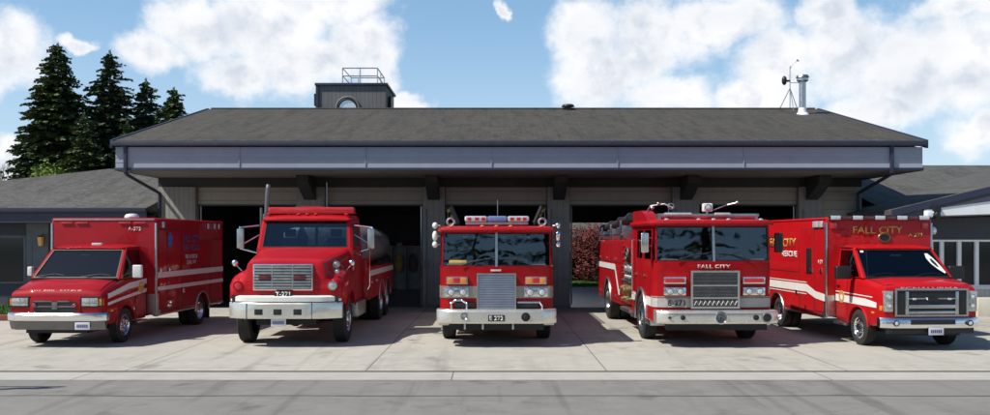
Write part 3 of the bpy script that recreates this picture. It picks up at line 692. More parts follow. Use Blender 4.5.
        fr = MB(); fr.frame([(-.49,.312,.79),(.49,.312,.79),(.49,.312,1.58),(-.49,.312,1.58)], .045, .045, .05, .05, .03, (0,-1,0)); fr.box(-.46, .46, .308, .34, 1.255, 1.285); fr.box(-.46, .46, .308, .34, .995, 1.025); fr.build('grille_frame', 'chrome', go)
        ms = MB()
        for j in range(26): ms.box(-.45, .45, .322, .33, .83+j*.028, .836+j*.028)
        ms.build('grille_mesh', 'gchrome', go)
        wb = MB()
        for xx in range(10): wb.tube([(-.42+xx*.09, .318, .86), (-.375+xx*.09, .318, .95), (-.33+xx*.09, .318, .86)], .008, 5)
        wb.build('grille_wave', 'steel', go)
        for s in (-1, 1):
            for z0, z1, wm in ((1.30, 1.45, 'red'), (1.06, 1.23, 'clear')):
                hb = MB(); hb.box(s*.57, s*1.02, .375, .46, z0, z1, .02); o = hb.build('headlight' if wm == 'clear' else 'warning_light', 'chrome', t)
                if wm == 'clear':
                    for xx in (.69, .90): rlamp(o, 'lamp', s*xx, .365, (z0+z1)/2, .062, 'steel', 'clear', 16)
                else:
                    l = MB(); l.box(s*.60, s*.99, .36, .38, z0+.03, z1-.03, .01); l.build('red_lens', 'redlens', o)
        text('front_lettering', 'FALL CITY', .66, .075, (0, .395, 1.665), 'front', 'cream', t, bold=.02)
        text('unit_number', 'E-271', .34, .12, (-.76, .395, .905), 'front', 'black', t, bold=.02)
        bz0, bz1 = .50, .76
    bp = MB(); rg = []
    for x in [q_*(1 if A else .97) for q_ in (-1.24,-1.2,-1.05,-.9,-.4,0,.4,.9,1.05,1.2,1.24)]:
        yy = .20*max(0, (abs(x)-.9)/.34)**2
        rg.append([(x, yy+.34, bz0), (x, yy+.03, bz0), (x, yy, bz0+.04), (x, yy, bz1-.04), (x, yy+.03, bz1), (x, yy+.34, bz1)])
    bp.loft(rg); bo = bp.build('front_bumper', 'bumper', t)
    if A:
        pn = MB(); pn.box(-.17, .17, -.012, .01, .55, .68, .01); po = pn.build('number_plate', 'black', t); text('unit_number', 'E 272', .28, .09, (0, -.015, .615), 'front', 'white', po, bold=.02)
        rlamp(bo, 'speaker', .60, -.01, .64, .075, 'black', 'black'); hn = MB(); hn.lathe([(.05,.03),(-.02,.07),(-.03,.08),(0,.05)], (-.66, -.03, .66), 'y', 18); hn.build('air_horn', 'chrome', bo)
        tw = MB()
        for xx in (-.65, -.28, .34): tw.box(xx-.02, xx+.02, .04, .12, .38, .50, .01)
        tw.build('tow_hooks', 'steel', bo)
        bell = MB(); bell.lathe([(0,.001),(.01,.05),(.06,.08),(.08,.09)], (-1.18, .30, .62), 'z', 14); bell.build('corner_light', 'black', bo)
    else:
        sr = MB(); sr.lathe([(.02,.13),(-.05,.13),(-.06,.115),(-.02,.10)], (0.02, -.01, .63), 'y', 24); so = sr.build('siren', 'chrome', t)
        s2 = MB()
        for j in range(4): s2.torus((.02, -.03, .63), .025+j*.025, .006, 'y', 20, 5)
        s2.build('siren_rings', 'steel', so); dk = MB(); dk.cyl((.02, -.015, .63), (.02, -.0, .63), .1, n=20); dk.build('siren_throat', 'chassis', so)
        for xx, r in ((-.72, .04), (.72, .045), (.93, .085), (-.98, .022)): rlamp(bo, 'bumper_port', xx, -.005, .63, r, 'steel' if r > .05 else 'black', 'black', 16)
        ln = MB(); ln.box(-1.0, 1.0, -.012, -.002, .695, .705); ln.build('bumper_line', 'chassis', bo)
    # roof equipment
    if A:
        base = MB(); base.box(-.66, .68, .78, 1.06, 2.535, 2.60, .02); bo2 = base.build('lightbar', 'steel', t)
        for (a, b, mm, nn) in ((-.68, -.2, 'clear', 'lightbar_lens'), (-.19, .23, 'bluelens', 'lightbar_centre'), (.24, .70, 'clear', 'lightbar_lens')):
            l = MB(); l.box(a, b, .76, 1.08, 2.60, 2.73, .045, 3); l.build(nn, mm, bo2)
        lf = MB()
        for xx in (-.58, -.42, -.28, .33, .47, .60): lf.box(xx-.04, xx+.04, .75, .762, 2.63, 2.70, .006)
        lf.build('lightbar_reflectors', 'redlens', bo2)
        for s in (-1, 1):
            hr = MB(); hr.torus((s*.98, .8, 2.60), .075, .026, 'y', 18, 8); hr.cyl((s*.98, .85, 2.5), (s*.98, .85, 2.58), .02); hr.build('roof_siren', 'steel', t)
            for z in (2.52, 2.30, 2.12):
                ml = MB(); ml.ball((s*1.30, .62, z), (.06, .07, .07 if z != 2.30 else .11)); ml.tube([(s*1.2, .68, z), (s*1.29, .64, z)], .014); ml.build('mirror' if z != 2.52 else 'side_light', 'chrome' if s > 0 else 'white', t)
            hz = MB()
            hl = MB(); 
            hz.cyl((s*.92, 3.3, 2.62), (s*1.1, 3.3, 3.02), .05, n=8); hz.build('tool_handle', 'black', t)
        an = MB(); an.cyl((.03, 2.6, 2.5), (.03, 2.6, 3.15), .006, n=5); an.build('antenna', 'steel', t)
        cg = MB(); cg.box(-1.0, -.62, .5, .68, zt+.05, zt+.13, .02); cg.box(-.6, -.48, .5, .6, zt+.05, zt+.09, .02); cg.build('dash_cargo', 'canvas', t)
        nb = MB(); nb.box(-.12, .10, .385, .40, 1.56, 1.60, .005); nb.build('name_badge', 'cream', t)
        for xx in (-.7, -.5, .1, .45, .6):
            pp = MB(); pp.box(xx, xx+.1, .56, .565, 2.25, 2.30); pp.build('sun_visor_tag', 'cream', t)
    else:
        rr = MB(); rr.loft([[(x, y, z) for x, y in ((-1.17, 1.35+a), (-.93, 1.35+a), (-.93, 3.12), (-1.17, 3.12))] for z, a in ((2.62, 0), (2.78, .30), (2.88, .75))]); rr.box(-1.15, 1.1, 2.7, 3.08, 2.62, 2.74, .03); rr.build('roof_fairing', red, t)
        lb = MB(); lb.box(-1.04, 1.04, .86, .90, 2.72, 2.78, .01); lb.box(-1.04, 1.04, 1.12, 1.16, 2.72, 2.78, .01)
        for xx in (-1.02, -.5, 0, .5, 1.02): lb.box(xx-.02, xx+.02, .86, 1.16, 2.72, 2.77)
        for xx in (-1., 1.): lb.box(xx-.03, xx+.03, .9, 1.12, 2.60, 2.73)
        lo = lb.build('lightbar', 'steel', t)
        l = MB(); l.box(-.9, -.35, .84, 1.0, 2.745, 2.80, .015); l.box(.12, .45, .84, 1.0, 2.745, 2.80, .015); l.build('lightbar_lens', 'clear', lo)
        l = MB(); l.box(-1.0, 1.0, .92, 1.10, 2.655, 2.73, .015); l.build('lightbar_red_lens', 'redlens', lo)
        sl = MB(); sl.box(-.11, .09, .86, 1.0, 2.82, 3.0, .03, 3); so = sl.build('scene_light', 'white', t); rlamp(so, 'lamp', -.01, .86, 2.91, .062, 'steel', 'clear', 16)
        fx = MB(); fx.tube([(-.01, .95, 2.6), (-.01, .95, 2.84)], .02); fx.build('light_post', 'steel', so)
        mon = MB(); mon.tube([(-1.05, 2.0, 2.86), (-1.0, 1.9, 2.98), (-.72, 1.8, 3.02), (-.55, 1.7, 2.93)], .018); mon.torus((-.62, 1.6, 2.96), .06, .014, 'y', 16, 6); mon.ball((-.85, 1.8, 3.03), .035); mon.ball((-1.0, 1.7, 2.93), .045); mon.build('deck_gun', 'steel', t)
        m2 = MB(); m2.tube([(.45, 2.2, 2.9), (.75, 2.2, 3.02), (.92, 2.1, 3.06)], .013); m2.ball((.94, 2.1, 3.07), .035); m2.build('folded_mast', 'steel', t)
        for s in (-1, 1):
            mirror(t, s*1.36, .60, 2.16, .16, .42, (s*1.18, .8, 2.25), 'chrome', 'black' if s > 0 else 'chrome', .11)
    # pump panel, body
    z_b = 2.2
    pn = MB(); pn.box(-1.15, 1.15, cb+.02, 4.6, .62, z_b, .02); po = pn.build('pump_panel', 'shutter' if A else 'red_c', t)
    for s in (-1, 1):
        q = MB(); q.box(s*1.15, s*1.165, cb+.12, 4.5, .75, 1.65, .004); q.build('panel_plate', 'steel', po)
        v = MB()
        for (yy, zz, r) in ((3.5, 1.0, .1), (3.95, .95, .13), (4.3, 1.0, .09), (3.5, .75, .07), (4.2, .74, .07)): v.lathe([(0, r), (s*.07, r), (s*.08, r*.75), (s*.12, r*.7), (s*.12, .001)], (s*1.16, yy, zz), 'x', 16)
        v.build('hose_inlets', 'dbrass', po)
        gg = MB()
        for (yy, zz, r) in ((3.45, 1.5, .075), (3.65, 1.5, .075), (3.85, 1.52, .09), (4.08, 1.5, .06), (4.26, 1.5, .06), (3.5, 1.3, .045), (3.68, 1.3, .045), (3.86, 1.3, .045), (4.05, 1.3, .045), (4.25, 1.3, .045)): gg.cyl((s*1.165, yy, zz), (s*1.185, yy, zz), r, n=16)
        gg.build('gauges', 'clear', po)
        lv = MB()
        for j in range(7): lv.tube([(s*1.17, 3.4+j*.15, 1.16), (s*1.24, 3.4+j*.15, 1.20)], .014, 6); lv.ball((s*1.25, 3.4+j*.15, 1.205), .022, 8, 6)
        lv.build('valve_levers', 'black', po)
        stp = MB(); stp.box(s*.95, s*1.25, cb+.05, 4.55, .45, .53, .01); stp.build('side_step', 'steel', po)
        hs = MB(); hs.torus((s*1.2, 3.75, 1.85), .16, .035, 'x', 18, 6); hs.torus((s*1.21, 3.8, 1.8), .1, .03, 'x', 18, 6); hs.build('coiled_hose', 'hose', po)
        ld = MB()
        for j in range(9): ld.box(s*1.155, s*1.2, 4.42, 4.58, .7+j*.17, .72+j*.17)
        ld.build('ladder_rungs', 'steel', po)
    m = MB(); m.box(-1.22, 1.22, 4.62, 8.85, .55, z_b, .03, 2)
    ry = 6.9; c = MB()
    for s in (-1, 1): c.cyl((s*.6, ry, .52), (s*1.4, ry, .52), .62, n=36); c.box(s*.6, s*1.4, ry-.62, ry+.62, .2, .52)
    bd = m.build('rear_body', red, t, cut=c)
    for s in (-1, 1):
        ar = MB(); ar.torus((s*1.225, ry, .52), .635, .03, 'x', 26, 8, 0, PI); ar.build('wheel_trim', 'steel', bd)
        for (a, b, z0, z1) in ((4.7, 6.15, .65, 1.4), (4.7, 6.15, 1.62, 2.12), (6.25, 7.55, 1.62, 2.12), (7.65, 8.75, .65, 1.4), (7.65, 8.75, 1.62, 2.12)):
            d = MB(); d.box(s*1.218, s*1.232, a, b, z0, z1, .004, 1); o = d.build('compartment_door', 'steel' if z1 < 1.5 and A else red, t)
            g2 = MB(); g2.frame([(s*1.224, a-.015, z0-.015), (s*1.224, b+.015, z0-.015), (s*1.224, b+.015, z1+.015), (s*1.224, a-.015, z1+.015)], .015/(b-a), .015/(b-a), .02/(z1-z0), .02/(z1-z0), .004, (s, 0, 0)); g2.build('door_gap', 'gap', o)
            h = MB(); h.box(s*1.232, s*1.26, (a+b)/2-.07, (a+b)/2+.07, z0+.06, z0+.12, .01); h.build('handle', 'chrome', o)
        st = MB(); strip(st, s*1.236, [(5.45, 1.42, 1.57), (8.8, 1.42, 1.57)]); strip(st, s*1.237, [(4.66, .80, .95), (4.85, .80, .95), (5.45, 1.42, 1.57)]); st.build('side_stripe', 'white', bd)
        ra = MB(); ra.tube([(s*1.16, 4.7, z_b), (s*1.16, 4.7, z_b+.14), (s*1.16, 8.8, z_b+.14), (s*1.16, 8.8, z_b)], .02); ra.build('hose_bed_rail', 'chrome', bd)
    if not A:
        hs = MB()
        hs.tube([(-1.05, 4.1, 2.78), (-1.05, 6.2, 2.66), (-1.05, 8.9, 2.55)], .085, 12); hs.tube([(-.85, 4.1, 2.80), (-.85, 8.9, 2.58)], .085, 12)
        for yy in (4.15, 5.6, 7.2, 8.8): hs.torus((-1.05, yy, 2.775-(yy-4.1)*.048), .1, .02, 'y', 14, 6)
        hs.build('suction_hoses', 'hose', bd)
        br = MB()
        for yy in (4.9, 6.6, 8.3): br.box(-1.2, -.7, yy-.03, yy+.03, z_b, 2.62-(yy-4.1)*.04+.0, .01)
        for yy in (4.9, 6.6, 8.3): br.box(-1.2, -1.14, yy-.03, yy+.03, z_b, 2.74-(yy-4.1)*.04, .01)
        br.build('hose_brackets', 'steel', bd)
        lr = MB()
        lr.box(1.12, 1.16, 4.4, 8.9, 2.3, 2.38); lr.box(1.12, 1.16, 4.4, 8.9, 2.62, 2.70)
        for j in range(13): lr.cyl((1.14, 4.6+j*.34, 2.34), (1.14, 4.6+j*.34, 2.66), .016, n=6)
        lr.build('ladder', 'steel', bd)
    hb = MB(); hb.box(-.8, .8, 4.9, 8.8, z_b-.02, z_b+.10, .05); hb.build('hose_bed_cover', 'hose', bd)
    wheels(t, .50, .29, 1.06, fwy, (ry,), 1.08)
    mf = MB()
    for s in (-1, 1): mf.box(s*.9, s*1.2, ry+.65, ry+.665, .15, .55)
    mf.build('mud_flaps', 'black', t)
    return t

# ------------------------------------------------------------------ water tanker
def tanker(name, label, loc, rz):
    red = 'red_b'; t = thing(name, label, 'fire truck', loc, rz)
    def ring(y, w, zb, zf, xh, zt):
        h = [(w*.9, zb), (w, zb+.06), (w, zf-.16), (w-.05, zf-.04), (w-.16, zf+.02), (xh+.10, zf+.05), (xh+.03, zf+.14), (xh, zt-.08), (xh-.05, zt-.02), (xh-.14, zt), (xh*.4, zt+.025)]
        return [(x, y, z) for x, z in h] + [(-x, y, z) for x, z in reversed(h)]
    m = MB(); m.loft([ring(*s) for s in ((.20,1.06,1.02,1.24,.76,1.68), (.235,1.14,.98,1.33,.80,1.755), (.36,1.19,.90,1.43,.82,1.80), (.6,1.2,.82,1.50,.85,1.83), (1.0,1.21,.80,1.55,.90,1.88), (1.5,1.21,.80,1.56,.96,1.94), (2.0,1.17,.80,1.56,1.02,2.0), (2.12,1.13,.80,1.56,1.03,2.02))])
    c = MB()
    for s in (-1, 1): c.cyl((s*.66, 1.2, .5), (s*1.4, 1.2, .5), .62, n=36)
    m.build('hood', red, t, cut=c, sharp=40)
    ch = MB(); ch.box(-.62, .62, .3, 2.2, .45, 1.0); ch.box(-.45, .45, 2.0, 9.1, .55, .9); ch.build('chassis', 'chassis', t)
    # grille
    gr = MB(); gr.box(-.66, .58, .17, .26, 1.17, 1.72, .02); go = gr.build('grille', 'chrome', t)
    gb = MB(); gb.box(-.63, .55, .155, .175, 1.20, 1.69); gb.build('grille_backing', 'chassis', go)
    sl = MB()
    for j in range(8): sl.box(-.63, .55, .125, .165, 1.213+j*.060, 1.252+j*.060, .008)
    for xx in (-.25, .17): sl.box(xx-.012, xx+.012, .12, .165, 1.2, 1.69)
    sl.build('grille_bars', 'steel', go)
    for xx in (-.40, .32):
        wl = MB(); wl.box(xx-.13, xx+.13, .10, .15, 1.39, 1.49, .02); wl.build('warning_light', 'dred', go)
    for s in (-1, 1):
        f = MB(); f.ball((s*1.0, .34, 1.27), (.15, .12, .16)); o = f.build('headlight_pod', red, t)
        rlamp(o, 'headlight', s*.98, .21, 1.27, .085, red if s < 0 else 'chrome', 'redlens' if s < 0 else 'headlamp')
        if s > 0: rlamp(t, 'signal_light', s*1.04, .40, 1.56, .045, 'chrome', 'redlens' if s < 0 else 'headlamp')
        rlamp(t, 'air_cleaner_horn', s*.99, .60, 1.70, .065, 'chrome', 'steel') if s > 0 else None
        gp = MB(); gp.torus((s*1.21, 1.2, .5), .625, .02, 'x', 24, 6, R(25), R(155)); gp.build('fender_lip', red, t)
    # bumper
    bp = MB(); rg = []
    for x in (-1.17,-1.13,-1.0,-.75,-.4,0,.4,.75,1.0,1.13,1.17):
        yy = .30*max(0, (abs(x)-.72)/.5)**1.5
        rg.append([(x, yy+.14, .60), (x, yy+.02, .60), (x, yy, .63), (x, yy, .90), (x, yy+.02, .93), (x, yy+.14, .93)])
    bp.loft(rg); bo = bp.build('front_bumper', 'bumper', t)
    b2 = MB(); rg = []
    for x in (-1.15,-1.11,-1.0,-.75,0,.75,1.0,1.11,1.15):
        yy = .05+.30*max(0, (abs(x)-.72)/.5)**1.5; rg.append([(x, yy+.16, .95), (x, yy, .95), (x, yy, 1.04), (x, yy+.05, 1.07), (x, yy+.16, 1.07)])
    b2.loft(rg); b2.build('bumper_top_rail', 'white', bo)
    dk = MB()
    for xx in (-.50, -.11, .30): dk.box(xx-.085, xx+.085, -.006, .01, .68, .80, .01)
    dk.build('bumper_cutouts', 'chassis', bo)
    cr = MB()
    for xx in (-.75, .59): cr.box(xx-.005, xx+.005, -.004, .03, .6, .93)
    cr.build('bumper_seams', 'chassis', bo)
    plate(t, -.10, .05, .52)
    np_ = MB(); np_.box(-.20, .16, .085, .1, 1.04, 1.165, .008); o = np_.build('number_plate', 'black', t)
    text('unit_number', 'T-271', .30, .09, (-.02, .082, 1.105), 'front', 'white', o, bold=.02)
    bk = MB(); bk.box(-1.1, 1.1, .2, .34, .82, 1.08); bk.build('bumper_bracket', 'chassis', t)
    # cab
    m = MB(); m.box(-1.1, 1.1, 2.08, 3.5, .80, 2.03, .03); m.build('cab_body', red, t)
    g = MB(); zt, zr = 2.03, 2.68
    nf = (0, -1, .35)
    fq = [(-1.04, 2.12, zt), (1.04, 2.12, zt), (.98, 2.34, zr), (-.98, 2.34, zr)]
    i = g.frame(fq, .03, .03, .03, .05, .05, nf); p = MB(); p.pane(i, nf); wo = p.build('windshield', 'glass', t)
    rs = MB(); rs.frame([Vector(v)+Vector((0,-.004,.001)) for v in i], .01, .01, .025, .025, .004, nf); rs.build('windshield_seal', 'black', wo)
    for s in (-1, 1):
        sq = [(s*1.1, 2.16, zt), (s*1.1, 3.5, zt), (s*1.03, 3.5, zr), (s*1.03, 2.36, zr)]
        i = g.frame(sq, .10, .25, .04, .1, .05, (s, 0, .1)); p = MB(); p.pane(i, (s, 0, .1)); p.build('side_window', 'glass', t)
        g.hexa([(s*1.04,2.12,zt),(s*1.1,2.16,zt),(s*1.1,2.26,zt),(s*1.02,2.24,zt),(s*.98,2.34,zr),(s*1.03,2.36,zr),(s*1.03,2.44,zr),(s*.96,2.42,zr)])
        dg = MB(); dg.box(s*1.1, s*1.104, 2.3, 2.312, .95, zt); dg.box(s*1.1, s*1.104, 3.2, 3.212, .95, zt); dg.build('door_gap', 'gap', t)
        h = MB(); h.box(s*1.1, s*1.135, 3.0, 3.15, 1.85, 1.88, .008); h.build('door_handle', 'chrome', t)
        stp = MB(); stp.box(s*.8, s*1.2, 2.2, 3.45, .45, .78, .02); stp.build('cab_step', 'steel', t)
    iq = g.frame([(1.1, 3.5, zt), (-1.1, 3.5, zt), (-1.03, 3.5, zr), (1.03, 3.5, zr)], .12, .12, .08, .25, .04, (0, 1, 0))
    g.box(-.03, .03, 3.47, 3.50, zt, zr)
    p = MB(); p.pane(iq, (0, 1, 0)); p.build('rear_window', 'glass', t)
    g.build('window_pillars', red, t)
    rf = MB()
    def rr(y, w, z0, z1): return [(w, y, z0), (w+.01, y, z0+.03), (w-.06, y, z1-.02), (w*.5, y, z1), (-w*.5, y, z1), (-w+.06, y, z1-.02), (-w-.01, y, z0+.03), (-w, y, z0)]
    rf.loft([rr(2.24, .97, 2.66, 2.70), rr(2.30, 1.0, 2.665, 2.76), rr(2.6, 1.03, 2.67, 2.81), rr(3.5, 1.03, 2.67, 2.82), rr(3.55, 1.0, 2.67, 2.76)]); rf.build('cab_roof', red, t)
    ml = MB()
    for xx in (-.9, -.2, 0, .2, .9): ml.ball((xx, 2.40, 2.81), (.045, .05, .03), 10, 6)
    ml.build('roof_marker_lights', 'redlens', t)
    lb = MB(); lb.box(-.95, 1.05, 2.55, 2.85, 2.845, 2.98, .035, 3); lo = lb.build('lightbar', 'redlens', t)
    l2 = MB(); l2.box(-.97, 1.07, 2.53, 2.87, 2.82, 2.855, .01); l2.build('lightbar_base', red, lo)
    l3 = MB(); l3.box(-.2, .3, 2.60, 2.8, 2.97, 3.0, .02); l3.build('lightbar_cap', red, lo)
    for xx in (-.5, .5):
        fo = MB(); fo.cyl((xx, 2.7, 2.78), (xx, 2.7, 2.83), .04); fo.build('lightbar_foot', 'steel', lo)
    an = MB(); an.cyl((.28, 3.3, 2.8), (.28, 3.3, 3.6), .005, n=5); an.build('antenna', 'steel', t)
    seats(t, (2.95,), 2.05, (-.55, .55), .55, (2.6, 2.06))
    for s in (-1, 1):
        fr = MB(); x0 = s*1.10; x1 = s*1.52
        fr.tube([(x0, 2.35, 2.55), (x1, 2.25, 2.50), (x1, 2.25, 2.02), (x0, 2.35, 1.90)], .018); fr.tube([(x0, 2.35, 2.33), (x1, 2.25, 2.08)], .014); fr.build('mirror_arm', 'chrome', t)
        mr = MB(); mr.box(s*1.42, s*1.58, 2.19, 2.27, 2.02, 2.47, .02); o = mr.build('mirror', 'steel', t)
        mg = MB(); mg.box(s*1.435, s*1.565, 2.268, 2.276, 2.05, 2.44); mg.build('mirror_glass', 'chrome', o)
        cv = MB(); cv.ball((s*1.26, .95, 1.72), (.07, .05, .07)); cv.tube([(s*1.12, 1.0, 1.55), (s*1.26, .97, 1.7)], .012); cv.build('fender_mirror', 'chrome', t)
    ex = MB(); ex.cyl((-1.28, 3.68, 1.1), (-1.28, 3.68, 2.85), .09, n=16); ex.cyl((-1.28, 3.68, 2.8), (-1.24, 3.68, 3.5), .055, n=14); ex.tube([(-1.24, 3.68, 3.45), (-1.24, 3.72, 3.56)], .055, 12); ex.cyl((-1.40, 3.66, 1.6), (-1.40, 3.66, 3.0), .03, n=10); ex.build('exhaust_stack', 'dsteel', t)
    eb = MB(); eb.box(.9, 1.2, 3.56, 3.85, .8, 1.75, .03); eb.build('equipment_locker', red, t); er = MB(); er.tube([(1.22, 3.6, 1.0), (1.27, 3.6, 1.1), (1.27, 3.6, 2.4), (1.22, 3.6, 2.5)], .016); er.build('grab_rail', 'chrome', t)
    # body below the tank
    m = MB(); m.box(-1.2, 1.2, 3.9, 9.2, .72, 1.52, .03)
    c = MB()
    for yy in (6.55, 7.9):
        for s in (-1, 1): c.cyl((s*.6, yy, .5), (s*1.4, yy, .5), .6, n=32); c.box(s*.6, s*1.4, yy-.6, yy+.6, .1, .5)
    bd = m.build('lower_body', red, t, cut=c)
    for s in (-1, 1):
        st = MB(); strip(st, s*1.204, [(3.95, 1.30, 1.44), (9.15, 1.30, 1.44)]); st.build('side_stripe', 'stripeold', bd)
        for a, b in ((4.0, 4.85), (4.93, 5.8)):
            d = MB(); d.box(s*1.198, s*1.21, a, b, .78, 1.25, .004, 1); o = d.build('compartment_door', red, t)
            g2 = MB(); g2.frame([(s*1.203, a-.012, .768), (s*1.203, b+.012, .768), (s*1.203, b+.012, 1.262), (s*1.203, a-.012, 1.262)], .02, .02, .03, .03, .004, (s, 0, 0)); g2.build('door_gap', 'gap', o)
            h = MB(); h.box(s*1.21, s*1.235, (a+b)/2-.06, (a+b)/2+.06, 1.12, 1.17, .008); h.build('handle', 'chrome', o)
        rt = MB()
        for yy in (6.55, 7.9): rt.torus((s*1.2, yy, .5), .615, .02, 'x', 20, 6, R(10), R(170))
        rt.build('wheel_trim', 'steel', bd)
    tk = MB(); N = 36
    def el(q, y): return [(1.12*q*abs(math.cos(a))**.85*(1 if math.cos(a) > 0 else -1), y, 2.05+.58*q*abs(math.sin(a))**.85*(1 if math.sin(a) > 0 else -1)) for a in [2*PI*i/N for i in range(N)]]
    tk.loft([el(.3, 3.98), el(.8, 4.0), el(.96, 4.06), el(1, 4.16), el(1, 9.05), el(.96, 9.15), el(.8, 9.22), el(.3, 9.25)]); to = tk.build('water_tank', 'tank', t, sharp=50)
    bn = MB()
    for yy in (4.25, 5.8, 7.4, 8.95):
        r0 = el(1.012, yy-.03); r1 = el(1.012, yy+.03); bn.raw(r0+r1, [(i, (i+1) % N, N+(i+1) % N, N+i) for i in range(N)])
    bmesh.ops.recalc_face_normals(bn.bm, faces=list(bn.bm.faces)); bn.build('tank_band', 'steel', to)
    tr = MB(); tr.box(-.35, .35, 4.3, 9.0, 2.61, 2.66, .01); tr.cyl((0, 5.5, 2.6), (0, 5.5, 2.78), .25); tr.build('tank_walkway', 'steel', to)
    wheels(t, .50, .29, 1.02, 1.2, (6.55, 7.9), 1.04)
    return t
# ------------------------------------------------------------------ setting materials
def nmix(nd, lk, a, b, fac):
    mx = nd.new('ShaderNodeMix'); mx.data_type = 'RGBA'
    for k, v in (('A', a), ('B', b)):
        if isinstance(v, tuple): mx.inputs[k].default_value = (*v, 1)
        else: lk.new(v, mx.inputs[k])
    if isinstance(fac, float): mx.inputs['Factor'].default_value = fac
    else: lk.new(fac, mx.inputs['Factor'])
    return mx.outputs['Result']
def nnoise(nd, lk, vec, scale, detail=6, rough=0.6):
    n = nd.new('ShaderNodeTexNoise'); n.inputs['Scale'].default_value = scale; n.inputs['Detail'].default_value = detail; n.inputs['Roughness'].default_value = rough
    if vec is not None: lk.new(vec, n.inputs['Vector'])
    return n.outputs['Fac']
def nramp(nd, lk, v, a, b, lo=0.0, hi=1.0):
    m = nd.new('ShaderNodeMapRange'); m.inputs['From Min'].default_value = a; m.inputs['From Max'].default_value = b
    m.inputs['To Min'].default_value = lo; m.inputs['To Max'].default_value = hi; lk.new(v, m.inputs['Value']); return m.outputs[0]
def nmath(nd, lk, op, a, b=None, clamp=False):
    m = nd.new('ShaderNodeMath'); m.operation = op; m.use_clamp = clamp
    for i, v in enumerate((a, b)):
        if v is None: continue
        if isinstance(v, (int, float)): m.inputs[i].default_value = v
        else: lk.new(v, m.inputs[i])
    return m.outputs[0]
def nmap(nd, lk, vec, sc=(1,1,1), loc=(0,0,0), rot=(0,0,0)):
    m = nd.new('ShaderNodeMapping'); m.inputs['Scale'].default_value = sc; m.inputs['Location'].default_value = loc; m.inputs['Rotation'].default_value = rot
    lk.new(vec, m.inputs['Vector']); return m.outputs[0]
def nbump(nd, lk, b, h, st, dist=0.01):
    n = nd.new('ShaderNodeBump'); n.inputs['Strength'].default_value = st; n.inputs['Distance'].default_value = dist; lk.new(h, n.inputs['Height']); lk.new(n.outputs[0], b.inputs['Normal'])

def ground_mat(name, base, dark, light, speck, crack=True, joints=None, rough=0.85, oil=True):
    m = mat(name, base, rough); nd, lk, b = nodes(m); tc = nd.new('ShaderNodeTexCoord'); P = tc.outputs['Object']
    big = nramp(nd, lk, nnoise(nd, lk, P, 0.35, 5), .35, .7); mid = nramp(nd, lk, nnoise(nd, lk, P, 2.0, 8, .7), .3, .75)
    c = nmix(nd, lk, dark, light, mid); c = nmix(nd, lk, c, base, big)
    fine = nnoise(nd, lk, P, 90, 3, .8)
    c = nmix(nd, lk, c, speck, nramp(nd, lk, fine, .58, .75, 0, .5))
    streak = nnoise(nd, lk, nmap(nd, lk, P, (1.5, .12, 1)), 1.6, 6, .6)
    c = nmix(nd, lk, c, dark, nramp(nd, lk, streak, .54, .75, 0, .55))
    if oil:
        sp = nnoise(nd, lk, P, 1.1, 3, .5); c = nmix(nd, lk, c, tuple(k*.45 for k in dark), nramp(nd, lk, sp, .62, .76, 0, .7)); tm = nnoise(nd, lk, nmap(nd, lk, P, (1.1, .05, 1)), 2.2, 4, .5); c = nmix(nd, lk, c, tuple(k*.6 for k in dark), nramp(nd, lk, tm, .58, .70, 0, .45))
    if crack:
        v = nd.new('ShaderNodeTexVoronoi'); v.feature = 'DISTANCE_TO_EDGE'; v.inputs['Scale'].default_value = .22
        w = nd.new('ShaderNodeVectorMath'); w.operation = 'ADD'; nz = nd.new('ShaderNodeTexNoise'); nz.inputs['Scale'].default_value = 1.2; nz.inputs['Detail'].default_value = 6
        lk.new(P, nz.inputs['Vector']); lk.new(P, w.inputs[0]); lk.new(nz.outputs['Color'], w.inputs[1]); lk.new(w.outputs[0], v.inputs['Vector'])
        c = nmix(nd, lk, tuple(k*.5 for k in dark), c, nramp(nd, lk, v.outputs['Distance'], 0, .004, .70, 1))
    if joints:
        br = nd.new('ShaderNodeTexBrick'); br.offset = 0; br.inputs['Scale'].default_value = 1; br.inputs['Mortar Size'].default_value = .011; br.inputs['Brick Width'].default_value = joints[0]; br.inputs['Row Height'].default_value = joints[1]
        br.inputs['Mortar Smooth'].default_value = 0.2; br.inputs['Bias'].default_value = 0
        br.inputs['Color1'].default_value = (1, 1, 1, 1); br.inputs['Color2'].default_value = (.88, .88, .88, 1)
        lk.new(nmap(nd, lk, P, (1, 1, 1), (joints[2], joints[3], 0)), br.inputs['Vector'])
        mu = nd.new('ShaderNodeMix'); mu.data_type = 'RGBA'; mu.blend_type = 'MULTIPLY'; mu.inputs['Factor'].default_value = 1; lk.new(c, mu.inputs['A']); lk.new(br.outputs['Color'], mu.inputs['B'])
        c = nmix(nd, lk, mu.outputs['Result'], tuple(k*.55 for k in dark), nramp(nd, lk, br.outputs['Fac'], 0, 1, 0, .75))
    lk.new(c, b.inputs['Base Color']); nbump(nd, lk, b, nmath(nd, lk, 'ADD', fine, nmath(nd, lk, 'MULTIPLY', mid, .5)), .35, .006)
    return m
M['concrete'] = ground_mat('apron_concrete', (.42, .398, .35), (.30, .282, .245), (.48, .456, .405), (.23, .216, .188), joints=(4.1, 6.2, -1.9, 3.4))
M['gutter'] = ground_mat('gutter_concrete', (.41, .392, .355), (.31, .295, .265), (.46, .44, .40), (.25, .24, .22), crack=False, joints=(6.1, 40, 0.7, 5), oil=False)
M['asphalt'] = ground_mat('worn_asphalt', (.205, .196, .18), (.145, .138, .127), (.235, .226, .21), (.33, .315, .29), joints=None)
M['earth'] = ground_mat('earth', (.07, .085, .035), (.05, .06, .025), (.10, .11, .05), (.05, .04, .03), crack=False)
